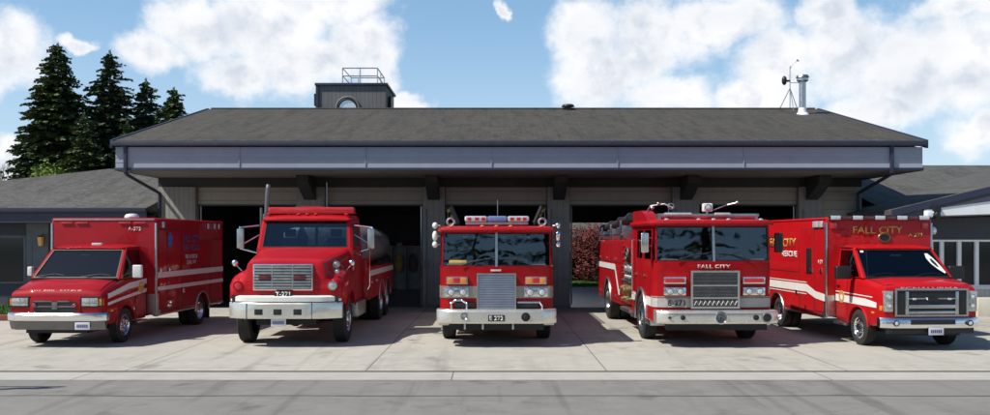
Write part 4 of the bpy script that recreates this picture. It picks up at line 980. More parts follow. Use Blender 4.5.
M['floor'] = mat('bay_floor', (.13, .14, .17), .30, var=.2, vscale=1.5)
M['joint'] = mat('tar_joint', (.075, .07, .062), .9)

def shingles(name, c1, c2, c3):
    m = mat(name, c1, .9); nd, lk, b = nodes(m); tc = nd.new('ShaderNodeTexCoord'); P = tc.outputs['Object']
    br = nd.new('ShaderNodeTexBrick'); br.inputs['Scale'].default_value = 1; br.inputs['Brick Width'].default_value = .32; br.inputs['Row Height'].default_value = .145; br.inputs['Mortar Size'].default_value = .008
    br.inputs['Bias'].default_value = -.2; br.inputs['Color1'].default_value = (*c1, 1); br.inputs['Color2'].default_value = (*c2, 1); br.inputs['Mortar'].default_value = (*[k*.4 for k in c1], 1)
    lk.new(P, br.inputs['Vector'])
    big = nramp(nd, lk, nnoise(nd, lk, P, .5, 7, .7), .35, .68); c = nmix(nd, lk, br.outputs['Color'], c3, nmath(nd, lk, 'MULTIPLY', big, .6))
    st = nnoise(nd, lk, nmap(nd, lk, P, (2.5, .25, 1)), 1.2, 6, .65); c = nmix(nd, lk, c, tuple(k*.5 for k in c1), nramp(nd, lk, st, .48, .66, 0, .8))
    gr = nnoise(nd, lk, P, 7, 6, .8); c = nmix(nd, lk, c, tuple(min(1, k*2.3) for k in c2), nramp(nd, lk, gr, .52, .74, 0, .6))
    lk.new(c, b.inputs['Base Color']); nbump(nd, lk, b, nmath(nd, lk, 'ADD', br.outputs['Fac'], gr), .5, .015); return m
M['roof'] = shingles('dark_shingles', (.038, .034, .029), (.070, .062, .051), (.058, .049, .035))
M['roof2'] = shingles('grey_shingles', (.066, .064, .06), (.105, .10, .092), (.085, .08, .07))

M['roof3'] = shingles('pale_grey_shingles', (.17, .166, .16), (.25, .243, .235), (.20, .193, .175))
def boards(name, col, pitch, axis='Z', deep=.35, rough=.6, var=.10, dirt=True):
    """boards or ribs: a saw-tooth bump and thin shadow lines along one axis"""
    m = mat(name, col, rough); nd, lk, b = nodes(m); tc = nd.new('ShaderNodeTexCoord'); P = tc.outputs['Object']
    sx = nd.new('ShaderNodeSeparateXYZ'); lk.new(P, sx.inputs[0])
    fr = nmath(nd, lk, 'FRACT', nmath(nd, lk, 'DIVIDE', sx.outputs[axis], pitch))
    c = nmix(nd, lk, tuple(k*(1-var) for k in col), tuple(k*(1+var) for k in col), nnoise(nd, lk, P, 1.6, 8, .7))
    if dirt: c = nmix(nd, lk, c, tuple(k*.55 for k in col), nramp(nd, lk, nnoise(nd, lk, nmap(nd, lk, P, (3, 3, .4) if axis == 'Z' else (.8, .8, 2)), 1.5, 6, .6), .55, .8, 0, .5))
    c = nmix(nd, lk, tuple(k*deep for k in col), c, nramp(nd, lk, fr, .0, .12, 0, 1))
    lk.new(c, b.inputs['Base Color']); nbump(nd, lk, b, fr, .6, .02); return m
M['fascia'] = mat('blue_grey_cladding', (.31, .35, .415), .9, var=.06, vscale=2)
M['trimnavy'] = mat('navy_trim', (.028, .034, .065), .5, var=.15)
M['soffit'] = mat('soffit', (.19, .19, .18), .8, var=.12, vscale=1.5)
M['darkwood'] = mat('dark_timber', (.03, .030, .034), .7, var=.25)
M['doorpanel'] = boards('sectional_door', (.27, .25, .215), .29, 'Z', .5)
M['column'] = boards('split_face_block', (.25, .245, .235), .20, 'X', .55, .9, .3)
M['ribs'] = boards('ribbed_block', (.26, .25, .23), .155, 'X', .25, .9, .35)
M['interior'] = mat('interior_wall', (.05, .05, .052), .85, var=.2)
M['whitefascia'] = mat('white_fascia', (.84, .85, .87), .6, var=.05)
M['wainscot'] = boards('white_ribbed_siding', (.66, .64, .60), .14, 'X', .55, .6, .05)
M['beige'] = mat('beige_render', (.58, .54, .45), .85, var=.1, bump=.3)
M['bluewall'] = mat('blue_grey_wall', (.055, .062, .080), .75, var=.15)
M['greyblock'] = mat('grey_block', (.15, .16, .17), .85, var=.2)
M['towerwood'] = boards('tower_boards', (.14, .14, .145), .17, 'X', .4, .85, .35)
M['dwin'] = mat('dark_window', (.012, .014, .018), .08, var=0)
M['kerb'] = mat('kerb_painted_red', (.22, .07, .055), .8, var=.3)
M['grass'] = mat('grass_blades', (.075, .16, .022), .8, var=.35, vscale=4)
M['grass_far'] = mat('grass_lawn', (.09, .17, .03), .8, var=.3, vscale=3)
M['bark'] = mat('bark', (.06, .045, .032), .9, var=.3)
M['barebark'] = mat('bare_bark', (.16, .13, .11), .9, var=.3)
def leaf(name, a, b_, sc=.8):
    m = mat(name, a, .75, spec=.25); nd, lk, b = nodes(m); tc = nd.new('ShaderNodeTexCoord'); P = tc.outputs['Object']
    c = nmix(nd, lk, a, b_, nramp(nd, lk, nnoise(nd, lk, P, sc, 5, .6), .35, .65)); c = nmix(nd, lk, c, tuple(k*.5 for k in a), nramp(nd, lk, nnoise(nd, lk, P, sc*9, 2, .5), .5, .75, 0, .7))
    lk.new(c, b.inputs['Base Color']); return m
M['fir'] = leaf('fir_needles', (.075, .11, .045), (.12, .155, .06))
M['fir2'] = leaf('fir_needles_blue', (.07, .105, .06), (.11, .15, .075))
M['lime'] = leaf('fresh_leaves', (.10, .16, .025), (.17, .22, .03))
M['photinia'] = leaf('red_leaves', (.11, .022, .024), (.20, .055, .05), 1.6)
M['darkleaf'] = leaf('dark_leaves', (.03, .05, .02), (.05, .07, .03))

# ------------------------------------------------------------------ ground
def sheet(name, x0, x1, y0, y1, z, m):
    b = MB(); b.raw([(x0,y0,z),(x1,y0,z),(x1,y1,z),(x0,y1,z)], [(0,1,2,3)]); return struct(b.build(name, m))
sheet('ground', -900, 900, -500, 1500, -.03, 'earth')
sheet('road', -70, 70, -16, 14.4, -.004, 'asphalt')
sheet('gutter', -70, 70, 14.4, 15.25, .0, 'gutter')
# the apron lip along the gutter, a few centimetres high, and the far kerb behind the camera
b = MB(); b.box(-70, 70, 15.36, 29.3, -.05, .012, .008, 1); struct(b.build('driveway', 'concrete'))
b = MB(); b.box(-70, 70, 15.25, 15.36, -.05, .006); struct(b.build('kerb_joint', 'joint'))
b = MB()
for i in range(120):
    x = -60 + i; y = lambda q: 12.95 + .02*math.sin(q*1.7) + .015*math.sin(q*4.1)
    b.raw([(x, y(x), .0), (x+1, y(x+1), .0), (x+1, y(x+1)+.035+.012*math.sin(x*3.3), .0), (x, y(x)+.035+.012*math.sin(x*3.3-3.3), .0)], [(0,1,2,3)])
struct(b.build('road_seam', 'joint'))
sheet('back_driveway', -6, 40, 39.9, 41.6, .0, 'gutter')
sheet('lawn', -40, 60, 41.6, 48, .003, 'grass_far')
sheet('pavement', -70, 70, -18.5, -16, .05, 'gutter')

# planting strip at the left of the apron
b = MB(); b.box(-30, -12.75, 24.55, 24.75, -.04, .17, .02); b.box(-12.85, -12.65, 24.75, 29, -.04, .17, .02); struct(b.build('kerb', 'kerb'))
b = MB(); b.box(-30, -12.85, 24.75, 28.6, -.02, .10); struct(b.build('planting_bed', 'earth'))
b = MB()
for i in range(9000):
    x, y = random.uniform(-19, -12.9), random.uniform(24.8, 28.5); h = random.uniform(.04, .12); a = random.uniform(0, PI); w = .012; dx, dy = random.uniform(-.04,.04), random.uniform(-.04,.04)
    b.raw([(x-w*math.cos(a), y-w*math.sin(a), .1), (x+w*math.cos(a), y+w*math.sin(a), .1), (x+dx, y+dy, .1+h)], [(0,1,2)])
o = b.build('grass', 'grass'); o['kind'] = 'stuff'
b = MB()
for i in range(9000):
    x, y = random.uniform(1, 8), random.uniform(41.6, 47.6); h = random.uniform(.04, .10); a = random.uniform(0, PI); w = .02
    b.raw([(x-w*math.cos(a), y-w*math.sin(a), .0), (x+w*math.cos(a), y+w*math.sin(a), .0), (x+random.uniform(-.05,.05), y, h)], [(0,1,2)])
o = b.build('lawn_grass', 'grass'); o['kind'] = 'stuff'

# ------------------------------------------------------------------ the fire station
ST = thing('fire_station', 'long single-storey fire station with five open bays under a dark shingle roof', 'fire station', (0, 29.2, 0))
def sb(name, m, mb, par=None):       # world coordinates in, station-local out
    for v in mb.bm.verts: v.co.y -= 29.2
    return mb.build(name, m, par or ST)
WY, BY = 29.2, 40.2
XL, XR = -11.04, 12.43
WL, WR = -10.93, 11.9
# roof: gable with the ridge parallel to the street, solid with underside
EY, RY, RZ, EZ = 26.0, 34.7, 7.24, 5.08
b = MB(); b.prism([(EY, EZ-.16), (EY, EZ), (RY, RZ), (2*RY-EY, EZ), (2*RY-EY, EZ-.16), (RY, RZ-.16)], 'x', XL, XR)
roof = sb('roof', 'roof', b)
b = MB(); b.cyl((XL+.1, RY, RZ+.01), (XR-.1, RY, RZ+.01), .045, n=8); sb('ridge_cap', 'roof', b, roof)
# fascia box
b = MB()
prof = [(EY+.2, 4.90), (EY+.2, 4.30)]
for k in range(4): z_ = 4.30+k*.15; prof += [(EY+.05-.012, z_+.002), (EY+.05-.004, z_+.148)]
prof[-1] = (EY+.05, 4.90)
b.prism(prof, 'x', XL+.06, XR-.06)
for x_ in (-7.4, -3.75, -.1, 3.55, 7.2): b.box(x_-.012, x_+.012, EY+.02, EY+.06, 4.30, 4.90)
b.box(XL+.06, XL+.2, EY+.2, 2*RY-EY-.05, 4.30, 4.90); b.box(XR-.2, XR-.06, EY+.2, 2*RY-EY-.05, 4.30, 4.90)
b.box(XL+.2, XR-.2, 2*RY-EY-.2, 2*RY-EY-.05, 4.3, 4.9); fas = sb('fascia', 'fascia', b)
for x in (XL+.1, XR-.1):
    b = MB(); b.prism([(EY+.25, 4.9), (2*RY-EY-.25, 4.9), (RY, RZ-.2)], 'x', x-.04, x+.04); sb('gable_end', 'fascia', b, fas)
b = MB(); b.box(XL+.03, XR-.03, EY+.02, EY+.1, 4.22, 4.305, .01); b.box(XL+.03, XL+.1, EY+.1, 43, 4.22, 4.305); b.box(XR-.1, XR-.03, EY+.1, 43, 4.22, 4.305); sb('fascia_trim', 'trimnavy', b, fas)
b = MB(); b.box(XL-.02, XR+.02, EY-.10, EY+.045, 4.93, 5.06, .02); b.box(XL-.06, XL+.0, EY-.06, RY, 4.9, 4.93); sb('gutter', 'trimnavy', b, roof)
# rake boards
for x in (XL-.03, XR+.03):
    b = MB(); b.prism([(EY-.05, EZ-.22), (EY-.05, EZ+.02), (RY, RZ+.03), (RY, RZ-.2)], 'x', x-.035, x+.035); b.prism([(2*RY-EY+.05, EZ-.22), (2*RY-EY+.05, EZ+.02), (RY, RZ+.03), (RY, RZ-.2)], 'x', x-.035, x+.035); sb('rake_board', 'trimnavy', b, roof)
b = MB(); b.box(XL+.1, XR-.1, EY+.1, WY+.1, 4.23, 4.27); b.box(XL+.1, WL, WY+.1, 43.2, 4.23, 4.27); b.box(WR, XR-.1, WY+.1, 43.2, 4.23, 4.27); sb('soffit', 'soffit', b)
for x, w in ((-10.68, .07), (11.47, .06)):       # downpipes on the fascia, then back under the soffit to the wall
    s = -1 if x < 0 else 1
    b = MB(); b.box(x-.05, x+.05, EY-.03, EY+.045, 4.15, 4.95, .01); b.tube([(x, EY+.0, 4.17), (x, EY+.15, 4.10), (-10.85 if s < 0 else 11.75, WY-.1, 3.72), (-10.85 if s < 0 else 11.75, WY-.1, .2)], .05, 10); sb('downspout', 'trimnavy', b)
# front wall: header beam, columns
cols = [(-10.9, -9.7), (-6.43, -5.52), (-2.34, -1.62), (1.70, 2.43), (5.75, 6.60), (9.84, 10.65)]
b = MB(); b.box(WL, WR, WY, WY+.3, 3.93, 4.225); sb('header_beam', 'darkwood', b)
for i, (a, c) in enumerate(cols):
    b = MB(); b.box(a, c, WY-.08, WY+.32, 0.0, 3.925, .02); col_ = sb('column', 'ribs' if i in (0,) else 'column', b)
    cx = (a+c)/2 if i else -10.2
    if i:
        k = MB(); k.prism([(WY-.085, 3.50), (WY-.085, 4.22), (WY-1.3, 4.22), (WY-1.3, 4.0), (WY-.7, 3.72)], 'x', cx-.19, cx+.19); sb('beam_end', 'darkwood', k, col_)
        k = MB(); k.box(a-.02, c+.02, WY-.12, WY+.34, -.0, .12, .01); sb('plinth', 'greyblock', k, col_)
        k = MB(); k.tube([(a+.12, WY-.11, .1), (a+.12, WY-.11, 3.2)], .02, 6); k.box(a+.05, a+.2, WY-.16, WY-.08, 1.3, 1.55, .01); sb('conduit', 'greyblock', k, col_)
b = MB(); b.box(10.65, 11.25, WY, WY+.3, 0, 3.925); b.box(11.25, WR, WY+.0, WY+.3, 0, 3.925); sb('side_panel', 'doorpanel', b)
# openings: curtain panel of the raised door, tracks
ops = [(-9.7, -6.43), (-5.52, -2.34), (-1.62, 1.70), (2.43, 5.75), (6.60, 9.84)]
for a, c in ops:
    b = MB(); b.box(a+.02, c-.02, WY+.12, WY+.18, 3.36, 3.92); b.box(a+.02, c-.02, WY+.45, WY+3.4, 3.70, 3.76); d = sb('garage_door', 'doorpanel', b)
    k = MB(); k.box(a+.02, c-.02, WY+.10, WY+.20, 3.31, 3.36); sb('bottom_seal', 'black', k, d)
    k = MB()
    for x in (a+.07, c-.07): k.tube([(x, WY+.25, .1), (x, WY+.25, 3.3), (x, WY+.35, 3.58), (x, WY+.6, 3.66), (x, WY+3.5, 3.66)], .025, 6)
    sb('door_track', 'steel', k, d)
    k = MB(); k.box((a+c)/2-.2, (a+c)/2+.2, WY+3.5, WY+4.0, 3.55, 3.85, .03); k.tube([((a+c)/2, WY+.4, 3.82), ((a+c)/2, WY+3.6, 3.8)], .02, 6); sb('door_opener', 'darkwood', k, d)
# hazard striped guards leaning in the centre bay opening
for s in (-1, 1):
    k = MB(); x0, x1 = (-1.58, -1.18) if s < 0 else (1.66, 1.26)
    k.hexa([(x1-.06, WY-.02, 2.68), (x1+.06, WY-.02, 2.68), (x1+.06, WY+.03, 2.68), (x1-.06, WY+.03, 2.68), (x0-.06, WY-.02, 3.30), (x0+.06, WY-.02, 3.30), (x0+.06, WY+.03, 3.30), (x0-.06, WY+.03, 3.30)]); g_ = sb('door_guard', 'black', k)
    k = MB()
    for j in range(3):
        t0 = .12+j*.3; t1 = t0+.13; xa, xb = x1+(x0-x1)*t0, x1+(x0-x1)*t1
        k.raw([(xa-.06, WY-.024, 2.68+.62*t0-.04), (xa+.06, WY-.024, 2.68+.62*t0+.04), (xb+.06, WY-.024, 2.68+.62*t1+.04), (xb-.06, WY-.024, 2.68+.62*t1-.04)], [(0,1,2,3)])
    sb('hazard_stripes', 'yellow', k, g_)
# shell of the bays
b = MB(); b.box(WL, WL+.25, WY+.3, BY, 0, 4.22); b.box(WR-.25, WR, WY+.3, BY, 0, 4.22)
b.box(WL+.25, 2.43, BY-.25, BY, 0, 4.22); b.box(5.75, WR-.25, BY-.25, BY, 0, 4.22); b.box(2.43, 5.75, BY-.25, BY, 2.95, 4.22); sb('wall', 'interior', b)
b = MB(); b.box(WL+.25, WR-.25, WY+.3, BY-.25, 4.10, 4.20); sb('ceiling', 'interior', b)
b = MB(); b.box(WL+.01, WR-.01, WY+.1, BY, -.02, .016); sb('bay_floor', 'floor', b)
for x in (-8.0, -3.9, 8.2, 0):     # closed rear doors
    b = MB(); b.box(x-1.65, x+1.65, BY-.31, BY-.255, .02, 3.3); o = sb('rear_door', 'bluewall', b)
    k = MB()
    for j in range(4): k.box(x-1.3+j*.7, x-.85+j*.7, BY-.322, BY-.312, 1.7, 2.0)
    sb('rear_door_windows', 'dwin', k, o)
for x in (-8, -3.9, 0, 4.1, 8.2):   # unlit tubes, ducts
    b = MB(); b.box(x-.1, x+.1, 31, 32.3, 3.85, 3.95, .01); b.box(x-.1, x+.1, 35, 36.3, 3.85, 3.95, .01); sb('tube_light', 'soffit', b)
b = MB(); b.tube([(-10, 33, 3.6), (10.5, 33, 3.6)], .14, 12); b.tube([(-10, 36, 3.75), (10.5, 36, 3.75)], .06, 8); sb('duct', 'steel', b)
# turnout gear racks standing in the bays
def locker(loc, label, n):
    t = thing('gear_locker', label, 'locker', loc, 0, 'gear racks in the bays')
    m_ = MB(); m_.box(-1.2, 1.2, .2, .25, 0, 1.9)
    for k in range(5): m_.box(-1.2+k*.6-.015, -1.2+k*.6+.015, -.2, .2, 0, 1.9)
    m_.box(-1.2, 1.2, -.2, .2, 1.88, 1.92); m_.build('rack', 'dsteel', t)
    for k in range(4):
        c_ = MB(); c_.ball((-.9+k*.6, 0, 1.15), (.2, .13, .42), 10, 8); c_.build('hanging_coat', 'canvas' if k % 2 else 'seat', t)
        h_ = MB(); h_.ball((-.9+k*.6, 0, 1.97), (.14, .17, .1), 10, 6); h_.build('helmet', ('redlens', 'cream')[(k+n) % 2], t)
locker((-3.9, 39.5, .016), 'open steel gear rack with coats at the back of the second bay from the left', 0)
locker((-8.0, 39.5, .016), 'open steel gear rack with coats at the back of the leftmost bay', 1)
locker((8.2, 39.5, .016), 'open steel gear rack with coats at the back of the rightmost bay', 0)
# hose tower
b = MB(); b.box(-7.42, -4.55, 37.5, 40.5, 4.9, 8.62); tw = sb('hose_tower', 'towerwood', b)
b = MB(); b.box(-7.50, -4.47, 37.42, 40.58, 8.62, 8.72, .01); b.box(-7.46, -7.36, 37.44, 37.5, 5, 8.6); sb('tower_coping', 'trimnavy', b, tw)
b = MB(); b.torus((-6.13, 37.47, 7.66), .47, .06, 'y', 32, 8); sb('vent_surround', 'greyblock', b, tw)
b = MB(); b.torus((-6.13, 37.46, 7.66), .39, .045, 'y', 32, 8); sb('vent_rim', 'black', b, tw)
b = MB(); b.cyl((-6.13, 37.46, 7.66), (-6.13, 37.53, 7.66), .37, n=32); sb('round_vent', 'clear', b, tw)
b = MB()
for z in (9.42, 9.09):
    b.tube([(-6.42, 37.9, z), (-4.95, 37.9, z), (-4.95, 40.2, z)], .025, 8); b.tube([(-6.42, 37.9, z), (-6.42, 40.2, z), (-4.95, 40.2, z)], .02, 6)
for p in ((-6.42, 37.9), (-5.68, 37.9), (-4.95, 37.9), (-4.95, 40.2), (-6.42, 40.2), (-6.1, 40.2), (-4.95, 39.0)): b.tube([(p[0], p[1], 8.7), (p[0], p[1], 9.42)], .022, 8)
sb('railing', 'steel', b, tw)
b = MB(); b.box(-4.50, -4.40, 38.2, 38.9, 7.2, 8.3, .02); b.box(-7.56, -7.42, 37.6, 38, 7.8, 8.3); sb('louvre', 'black', b, tw)
# roof vents, flue
def zroof(y): return EZ + (RZ-EZ)*(y-EY)/(RY-EY)
b = MB(); Y = 33.0; X = (802.5-CX)*Y/F; z0 = zroof(Y)
b.cyl((X, Y, z0-.1), (X, Y, 8.20), .125, n=18); fl = sb('flue_pipe', 'steel', b)
b = MB(); b.cyl((X, Y, z0-.05), (X, Y, z0+.22), .17, .14, n=18); b.cyl((X, Y, z0-.12), (X, Y, z0+.03), .28, .2, n=18); sb('flue_collar', 'whitefascia', b, fl)
b = MB(); b.cyl((X, Y, 8.03), (X, Y, 8.12), .21, n=20); b.cyl((X, Y, 8.15), (X, Y, 8.23), .24, .2, n=20); b.cyl((X, Y, 7.98), (X, Y, 8.03), .14, .21, n=20); sb('flue_cap', 'steel', b, fl)
b = MB(); Y = 34.5; X = (568-CX)*Y/F; b.cyl((X, Y, 7.1), (X, Y, 7.33), .13, n=14); b.cyl((X, Y, 7.30), (X, Y, 7.38), .26, .2, n=18); sb('roof_vent', 'black', b)
# weather station
X, Y = (790-CX)*34.7/F, 34.7
t = thing('weather_station', 'thin tripod weather mast with anemometer on the roof ridge beside the flue', 'weather station', (X, Y, RZ))
b = MB(); b.cyl((0, 0, 0), (0, 0, 1.60), .018, n=8); b.build('mast', 'steel', t)
for a in (0, 2.1, 4.2):
    b = MB(); px, py = .45*math.cos(a+.5), .45*math.sin(a+.5); b.cyl((px, py, -.24*abs(py)-.02), (0, 0, .8), .015, n=6); b.build('leg', 'steel', t)
b = MB(); b.ball((-.22, 0, 1.10), (.10, .10, .18), 12, 8); b.box(-.2, 0, -.02, .02, 1.05, 1.12); b.build('sensor_box', 'black', t)
b = MB(); b.cyl((0, 0, 1.02), (.45, 0, 1.0), .012, n=6); b.ball((.02, 0, 1.62), (.03, .03, .05), 8, 6); b.build('cross_arm', 'steel', t)
b = MB(); b.cyl((0, 0, 1.6), (.28, 0, 1.86), .006, n=4); b.ball((.28, 0, 1.88), (.045, .02, .045), 8, 6); b.ball((.33, 0, 1.85), (.03, .03, .02), 6, 5); b.build('wind_vane', 'steel', t)

# ------------------------------------------------------------------ left wing
LW = thing('office_building', 'low building with grey hipped shingle roof behind the leftmost ambulance', 'building', (-17, 29, 0))
def lb_(name, m, mb, par=None):
    for v in mb.bm.verts: v.co.x += 17; v.co.y -= 29
    return mb.build(name, m, par or LW)
b = MB(); ez = 3.21; E0, E1 = -23.3, -10.98; ey = 28.3; ry = 36.1; rz = ez+.235*(ry-ey)
p = [(E0, ey, ez), (E1, ey, ez), (E1, ry, rz), (E0+ry-ey, ry, rz), (E0, 2*ry-ey, ez), (E1, 2*ry-ey, ez)]
b.raw(p, [(0,1,2,3), (0,3,4), (3,2,5,4)])
bmesh.ops.solidify(b.bm, geom=list(b.bm.faces), thickness=.12); r_ = lb_('roof', 'roof3', b)
b = MB(); b.box(E0, -10.97, ey-.05, ey+.03, 3.08, 3.22, .01); lb_('gutter', 'trimnavy', b, r_)
b = MB(); b.box(E0, -10.98, ey+.035, ey+.1, 2.76, 3.08); b.box(E0, -10.98, ey+.1, 29.0, 2.74, 2.80); lb_('fascia', 'bluewall', b)
b = MB(); b.box(-22.6, -10.98, 29, 29.25, 0, 3.0); b.box(-22.6, -22.35, 29.25, 43, 0, 3.0); lb_('wall', 'bluewall', b)
for x0, x1 in ((-20, -18.2), (-17.6, -15.15)):
    b = MB(); b.box(x0, x1, 28.975, 29.0, .85, 2.3); w = lb_('window', 'dwin', b)
    b = MB(); b.frame([(x0-.05, 28.97, .8), (x1+.05, 28.97, .8), (x1+.05, 28.97, 2.35), (x0-.05, 28.97, 2.35)], .03, .03, .04, .04, .04, (0,-1,0)); b.box((x0+x1)/2-.03, (x0+x1)/2+.03, 28.95, 28.985, .85, 2.3); lb_('window_frame', 'greyblock', b, w)
b = MB(); b.box(-15.05, -14.35, 28.9, 29.0, 0, 2.74); lb_('pilaster', 'greyblock', b)
b = MB(); b.box(-11.25, -10.98, 28.9, 29.0, 0, 2.74); lb_('corner_board', 'trimnavy', b)
b = MB(); b.tube([(-14.45, 28.9, 2.35), (-14.45, 28.72, 2.42), (-14.45, 28.66, 2.3)], .02, 6); b.cyl((-14.45, 28.66, 2.02), (-14.45, 28.66, 2.3), .09, .12, n=10); b.cyl((-14.45, 28.66, 2.3), (-14.45, 28.66, 2.36), .15, .04, n=10); lb_('wall_lantern', 'brass', b)

# ------------------------------------------------------------------ right wing
RW = thing('annex_building', 'low annex with white fascia and tall white-framed windows at the far right', 'building', (15, 27, 0))
def rb_(name, m, mb, par=None):
    for v in mb.bm.verts: v.co.x -= 15; v.co.y -= 27
    return mb.build(name, m, par or RW)
def zr_(x): return 3.07+.237*(x-11.41)
ya, yb = 25.8, 37.0
b = MB(); xr = 20.2
b.prism([(11.41, zr_(11.41)), (xr, zr_(xr)), (29, zr_(11.41)), (29, zr_(11.41)-.14), (xr, zr_(xr)-.14), (11.41, zr_(11.41)-.14)], 'y', ya, yb); r_ = rb_('front_roof', 'roof2', b)
b = MB(); b.prism([(28.5, 2.9), (28.5, 3.04), (37.5, 5.30), (46, 3.2), (46, 3.06), (37.5, 5.16)], 'x', 12.6, 40); rb_('rear_roof', 'roof2', b)
b = MB(); b.prism([(13.0, 3.0), (16.2, 3.0), (14.6, 5.0)], 'y', 37, 37.1); b.bm.clear()
b.cyl((16.0, 36.2, 4.95), (16.0, 36.2, 5.3), .07, n=10); rb_('vent_pipe', 'whitefascia', b)
def rake(x0, x1, z0, z1, y0, y1, name, m, par):
    k = MB(); k.prism([(x0, zr_(x0)+z0), (x1, zr_(x1)+z0), (x1, zr_(x1)+z1), (x0, zr_(x0)+z1)], 'y', y0, y1); return rb_(name, m, k, par)
rake(11.36, xr, -.17, .02, ya-.06, ya-.005, 'rake_trim', 'trimnavy', r_)
k = MB(); k.prism([(12.3, 2.895), (xr, 3.15), (xr, 4.60), (14.2, 3.325), (12.3, 3.075)], 'y', ya-.02, ya+.06); rb_('white_fascia', 'whitefascia', k, r_)
k = MB(); k.prism([(12.3, 3.078), (14.2, 3.328), (xr, 4.603), (xr, zr_(xr)-.172), (12.3, zr_(12.3)-.172)], 'y', ya-.04, ya+.05); rb_('gutter', 'bluewall', k, r_)
rake(11.38, 12.28, -.45, -.175, ya-.02, ya+.06, 'dark_fascia', 'bluewall', r_)
k = MB(); k.prism([(12.3, 2.86), (xr, 3.12), (xr, 3.145), (12.3, 2.89)], 'y', ya+.0, 26.9); rb_('soffit', 'soffit', k, r_)
wy = 26.8
b = MB(); b.box(12.95, 28, wy, wy+.2, 0, .80); rb_('lower_wall', 'wainscot', b)
b = MB(); b.prism([(12.95, 2.22), (28, 2.22), (28, 3.0), (19.5, 3.05), (12.95, 2.85)], 'y', wy, wy+.2); rb_('upper_wall', 'bluewall', b)
b = MB(); b.box(12.75, 12.95, wy, 37, 0, 2.85); b.box(11.9, 12.75, 29.6, 29.8, 0, 3.2); rb_('side_wall', 'bluewall', b)  # short rear piece: dark wall standing in for the shaded gap beside the station
xs = [12.98, 13.30, 13.82, 14.34, 14.9, 15.5, 16.1, 16.7, 17.3, 17.9, 18.5, 19.1]
for a, c in zip(xs[:-1], xs[1:]):
    k = MB(); k.box(a+.03, c-.03, wy+.06, wy+.07, .88, 2.16); w = rb_('window', 'dwin', k)
    k = MB(); k.frame([(a, wy-.03, .80), (c, wy-.03, .80), (c, wy-.03, 2.22), (a, wy-.03, 2.22)], .055/(c-a), .055/(c-a), .05, .04, .09, (0,-1,0)); rb_('window_frame', 'whitefascia', k, w)
k = MB(); k.box(12.93, 19.2, wy-.10, wy-.0, .76, .81, .01); rb_('window_sill', 'whitefascia', k)
k = MB(); k.box(13.9, 28, wy-.9, wy-.7, 0, .55, .02); rb_('low_wall', 'beige', k)
k = MB(); k.box(12.25, 12.42, 25.5, 25.74, 2.86, 3.05, .03); k.tube([(12.36, 25.7, 2.95), (12.58, 25.66, 3.02)], .03, 8); fo = rb_('floodlight', 'whitefascia', k)
k = MB(); k.ball((12.60, 25.66, 2.92), (.10, .09, .14), 12, 8); k.box(12.50, 12.70, 25.6, 25.75, 3.0, 3.22, .02); rb_('floodlight_mount', 'black', k, fo)

# ------------------------------------------------------------------ vegetation
def conifer(name, label, x, y, H, Rb, seed, m='fir', dens=1.0, base=.06, irregular=.25, group=None):
    rnd = random.Random(seed); t = thing(name, label, 'tree', (x, y, 0), 0, group)
    tr = MB(); tr.cyl((0,0,0), (0,0,H*.97), .018*H+.06, .015, n=10); tr.build('trunk', 'bark', t)
    br = MB(); cr = MB(); z = H*base; ph = 0
    while z < H*.985:
        u = (z/H-base)/(1-base); L0 = Rb*((1-u)**.62)*(1 if u > .12 else .75+u*2)+.06
        nb = max(4, int((7 if u < .8 else 5)*dens))
        for i in range(nb):
            ph += 2.4; a = ph + rnd.uniform(-.3, .3); L = L0*rnd.uniform(1-irregular*1.6, 1+irregular)
            if rnd.random() < .07: continue
            dx, dy = math.cos(a), math.sin(a); z_ = z + rnd.uniform(-.05, .05)*H*(1-u*.75); lift = rnd.uniform(.05, .30) if u > .45 else rnd.uniform(-.18, .14)
            pt = lambda s: Vector((dx*L*s, dy*L*s, z_ + L*(lift*s - .26*s*s)))
            br.cyl(pt(0), pt(.9), .012*H*(1-u)*.2+.012, .006, n=4, caps=False)
            n = max(3, int(L*5.2*min(dens, 1.5)))
            for k in range(n):
                s = .14+.86*(k+rnd.random()*.9)/n; c = pt(min(s, 1)); wdt = (.40*(1-s)+.16)*min(1.25, L*.55+.25)
                for side in (-1, 1):
                    for q in range(2):
                        ang = a + side*rnd.uniform(.4, 1.3); ln = wdt*rnd.uniform(.6, 1.3)
                        e = c + Vector((math.cos(ang)*ln, math.sin(ang)*ln, -rnd.uniform(.02, .32)*ln - (.05 if q else -.03)))
                        d = (e-c); pn = Vector((-d.y, d.x, rnd.uniform(-.5, .5)*d.length)).normalized()*rnd.uniform(.055, .11)
                        mid = c.lerp(e, .45); up = Vector((0, 0, rnd.uniform(.0, .05)))
                        cr.raw([c, mid+pn+up, e, mid-pn-up], [(0,1,2,3)])
        z += H*.0165*rnd.uniform(.8, 1.3)/max(.6, dens)
    # leader
    for k in range(14):
        zz = H*(.95+.05*k/14); a = k*2.4; ln = .22*(1-k/15)+.04
        cr.raw([(0,0,zz), (math.cos(a)*ln, math.sin(a)*ln, zz+.08), (math.cos(a)*ln*.2, math.sin(a)*ln*.2, zz+.2)], [(0,1,2)])
    b1 = br.build('limbs', 'bark', t); cr.build('crown', m, t); return t
def at(px, Y): return (px-CX)*Y/F
T = []
T.append(conifer('fir_tree', 'tallest and widest dark conifer behind the low building at the left', at(58, 46), 46, 12.15, 2.9, 11, 'fir', 1.85))
T.append(conifer('fir_tree', 'second tallest conifer, slimmer and bluish, just right of the tallest one', at(110, 47), 47, 12.0, 2.5, 5, 'fir2', 1.7, .06, .45))
T.append(conifer('fir_tree', 'thin sparse conifer between the slim one and the shortest one', at(146, 48), 48, 10.7, 2.3, 8, 'fir2', 1.5, .06, .5))
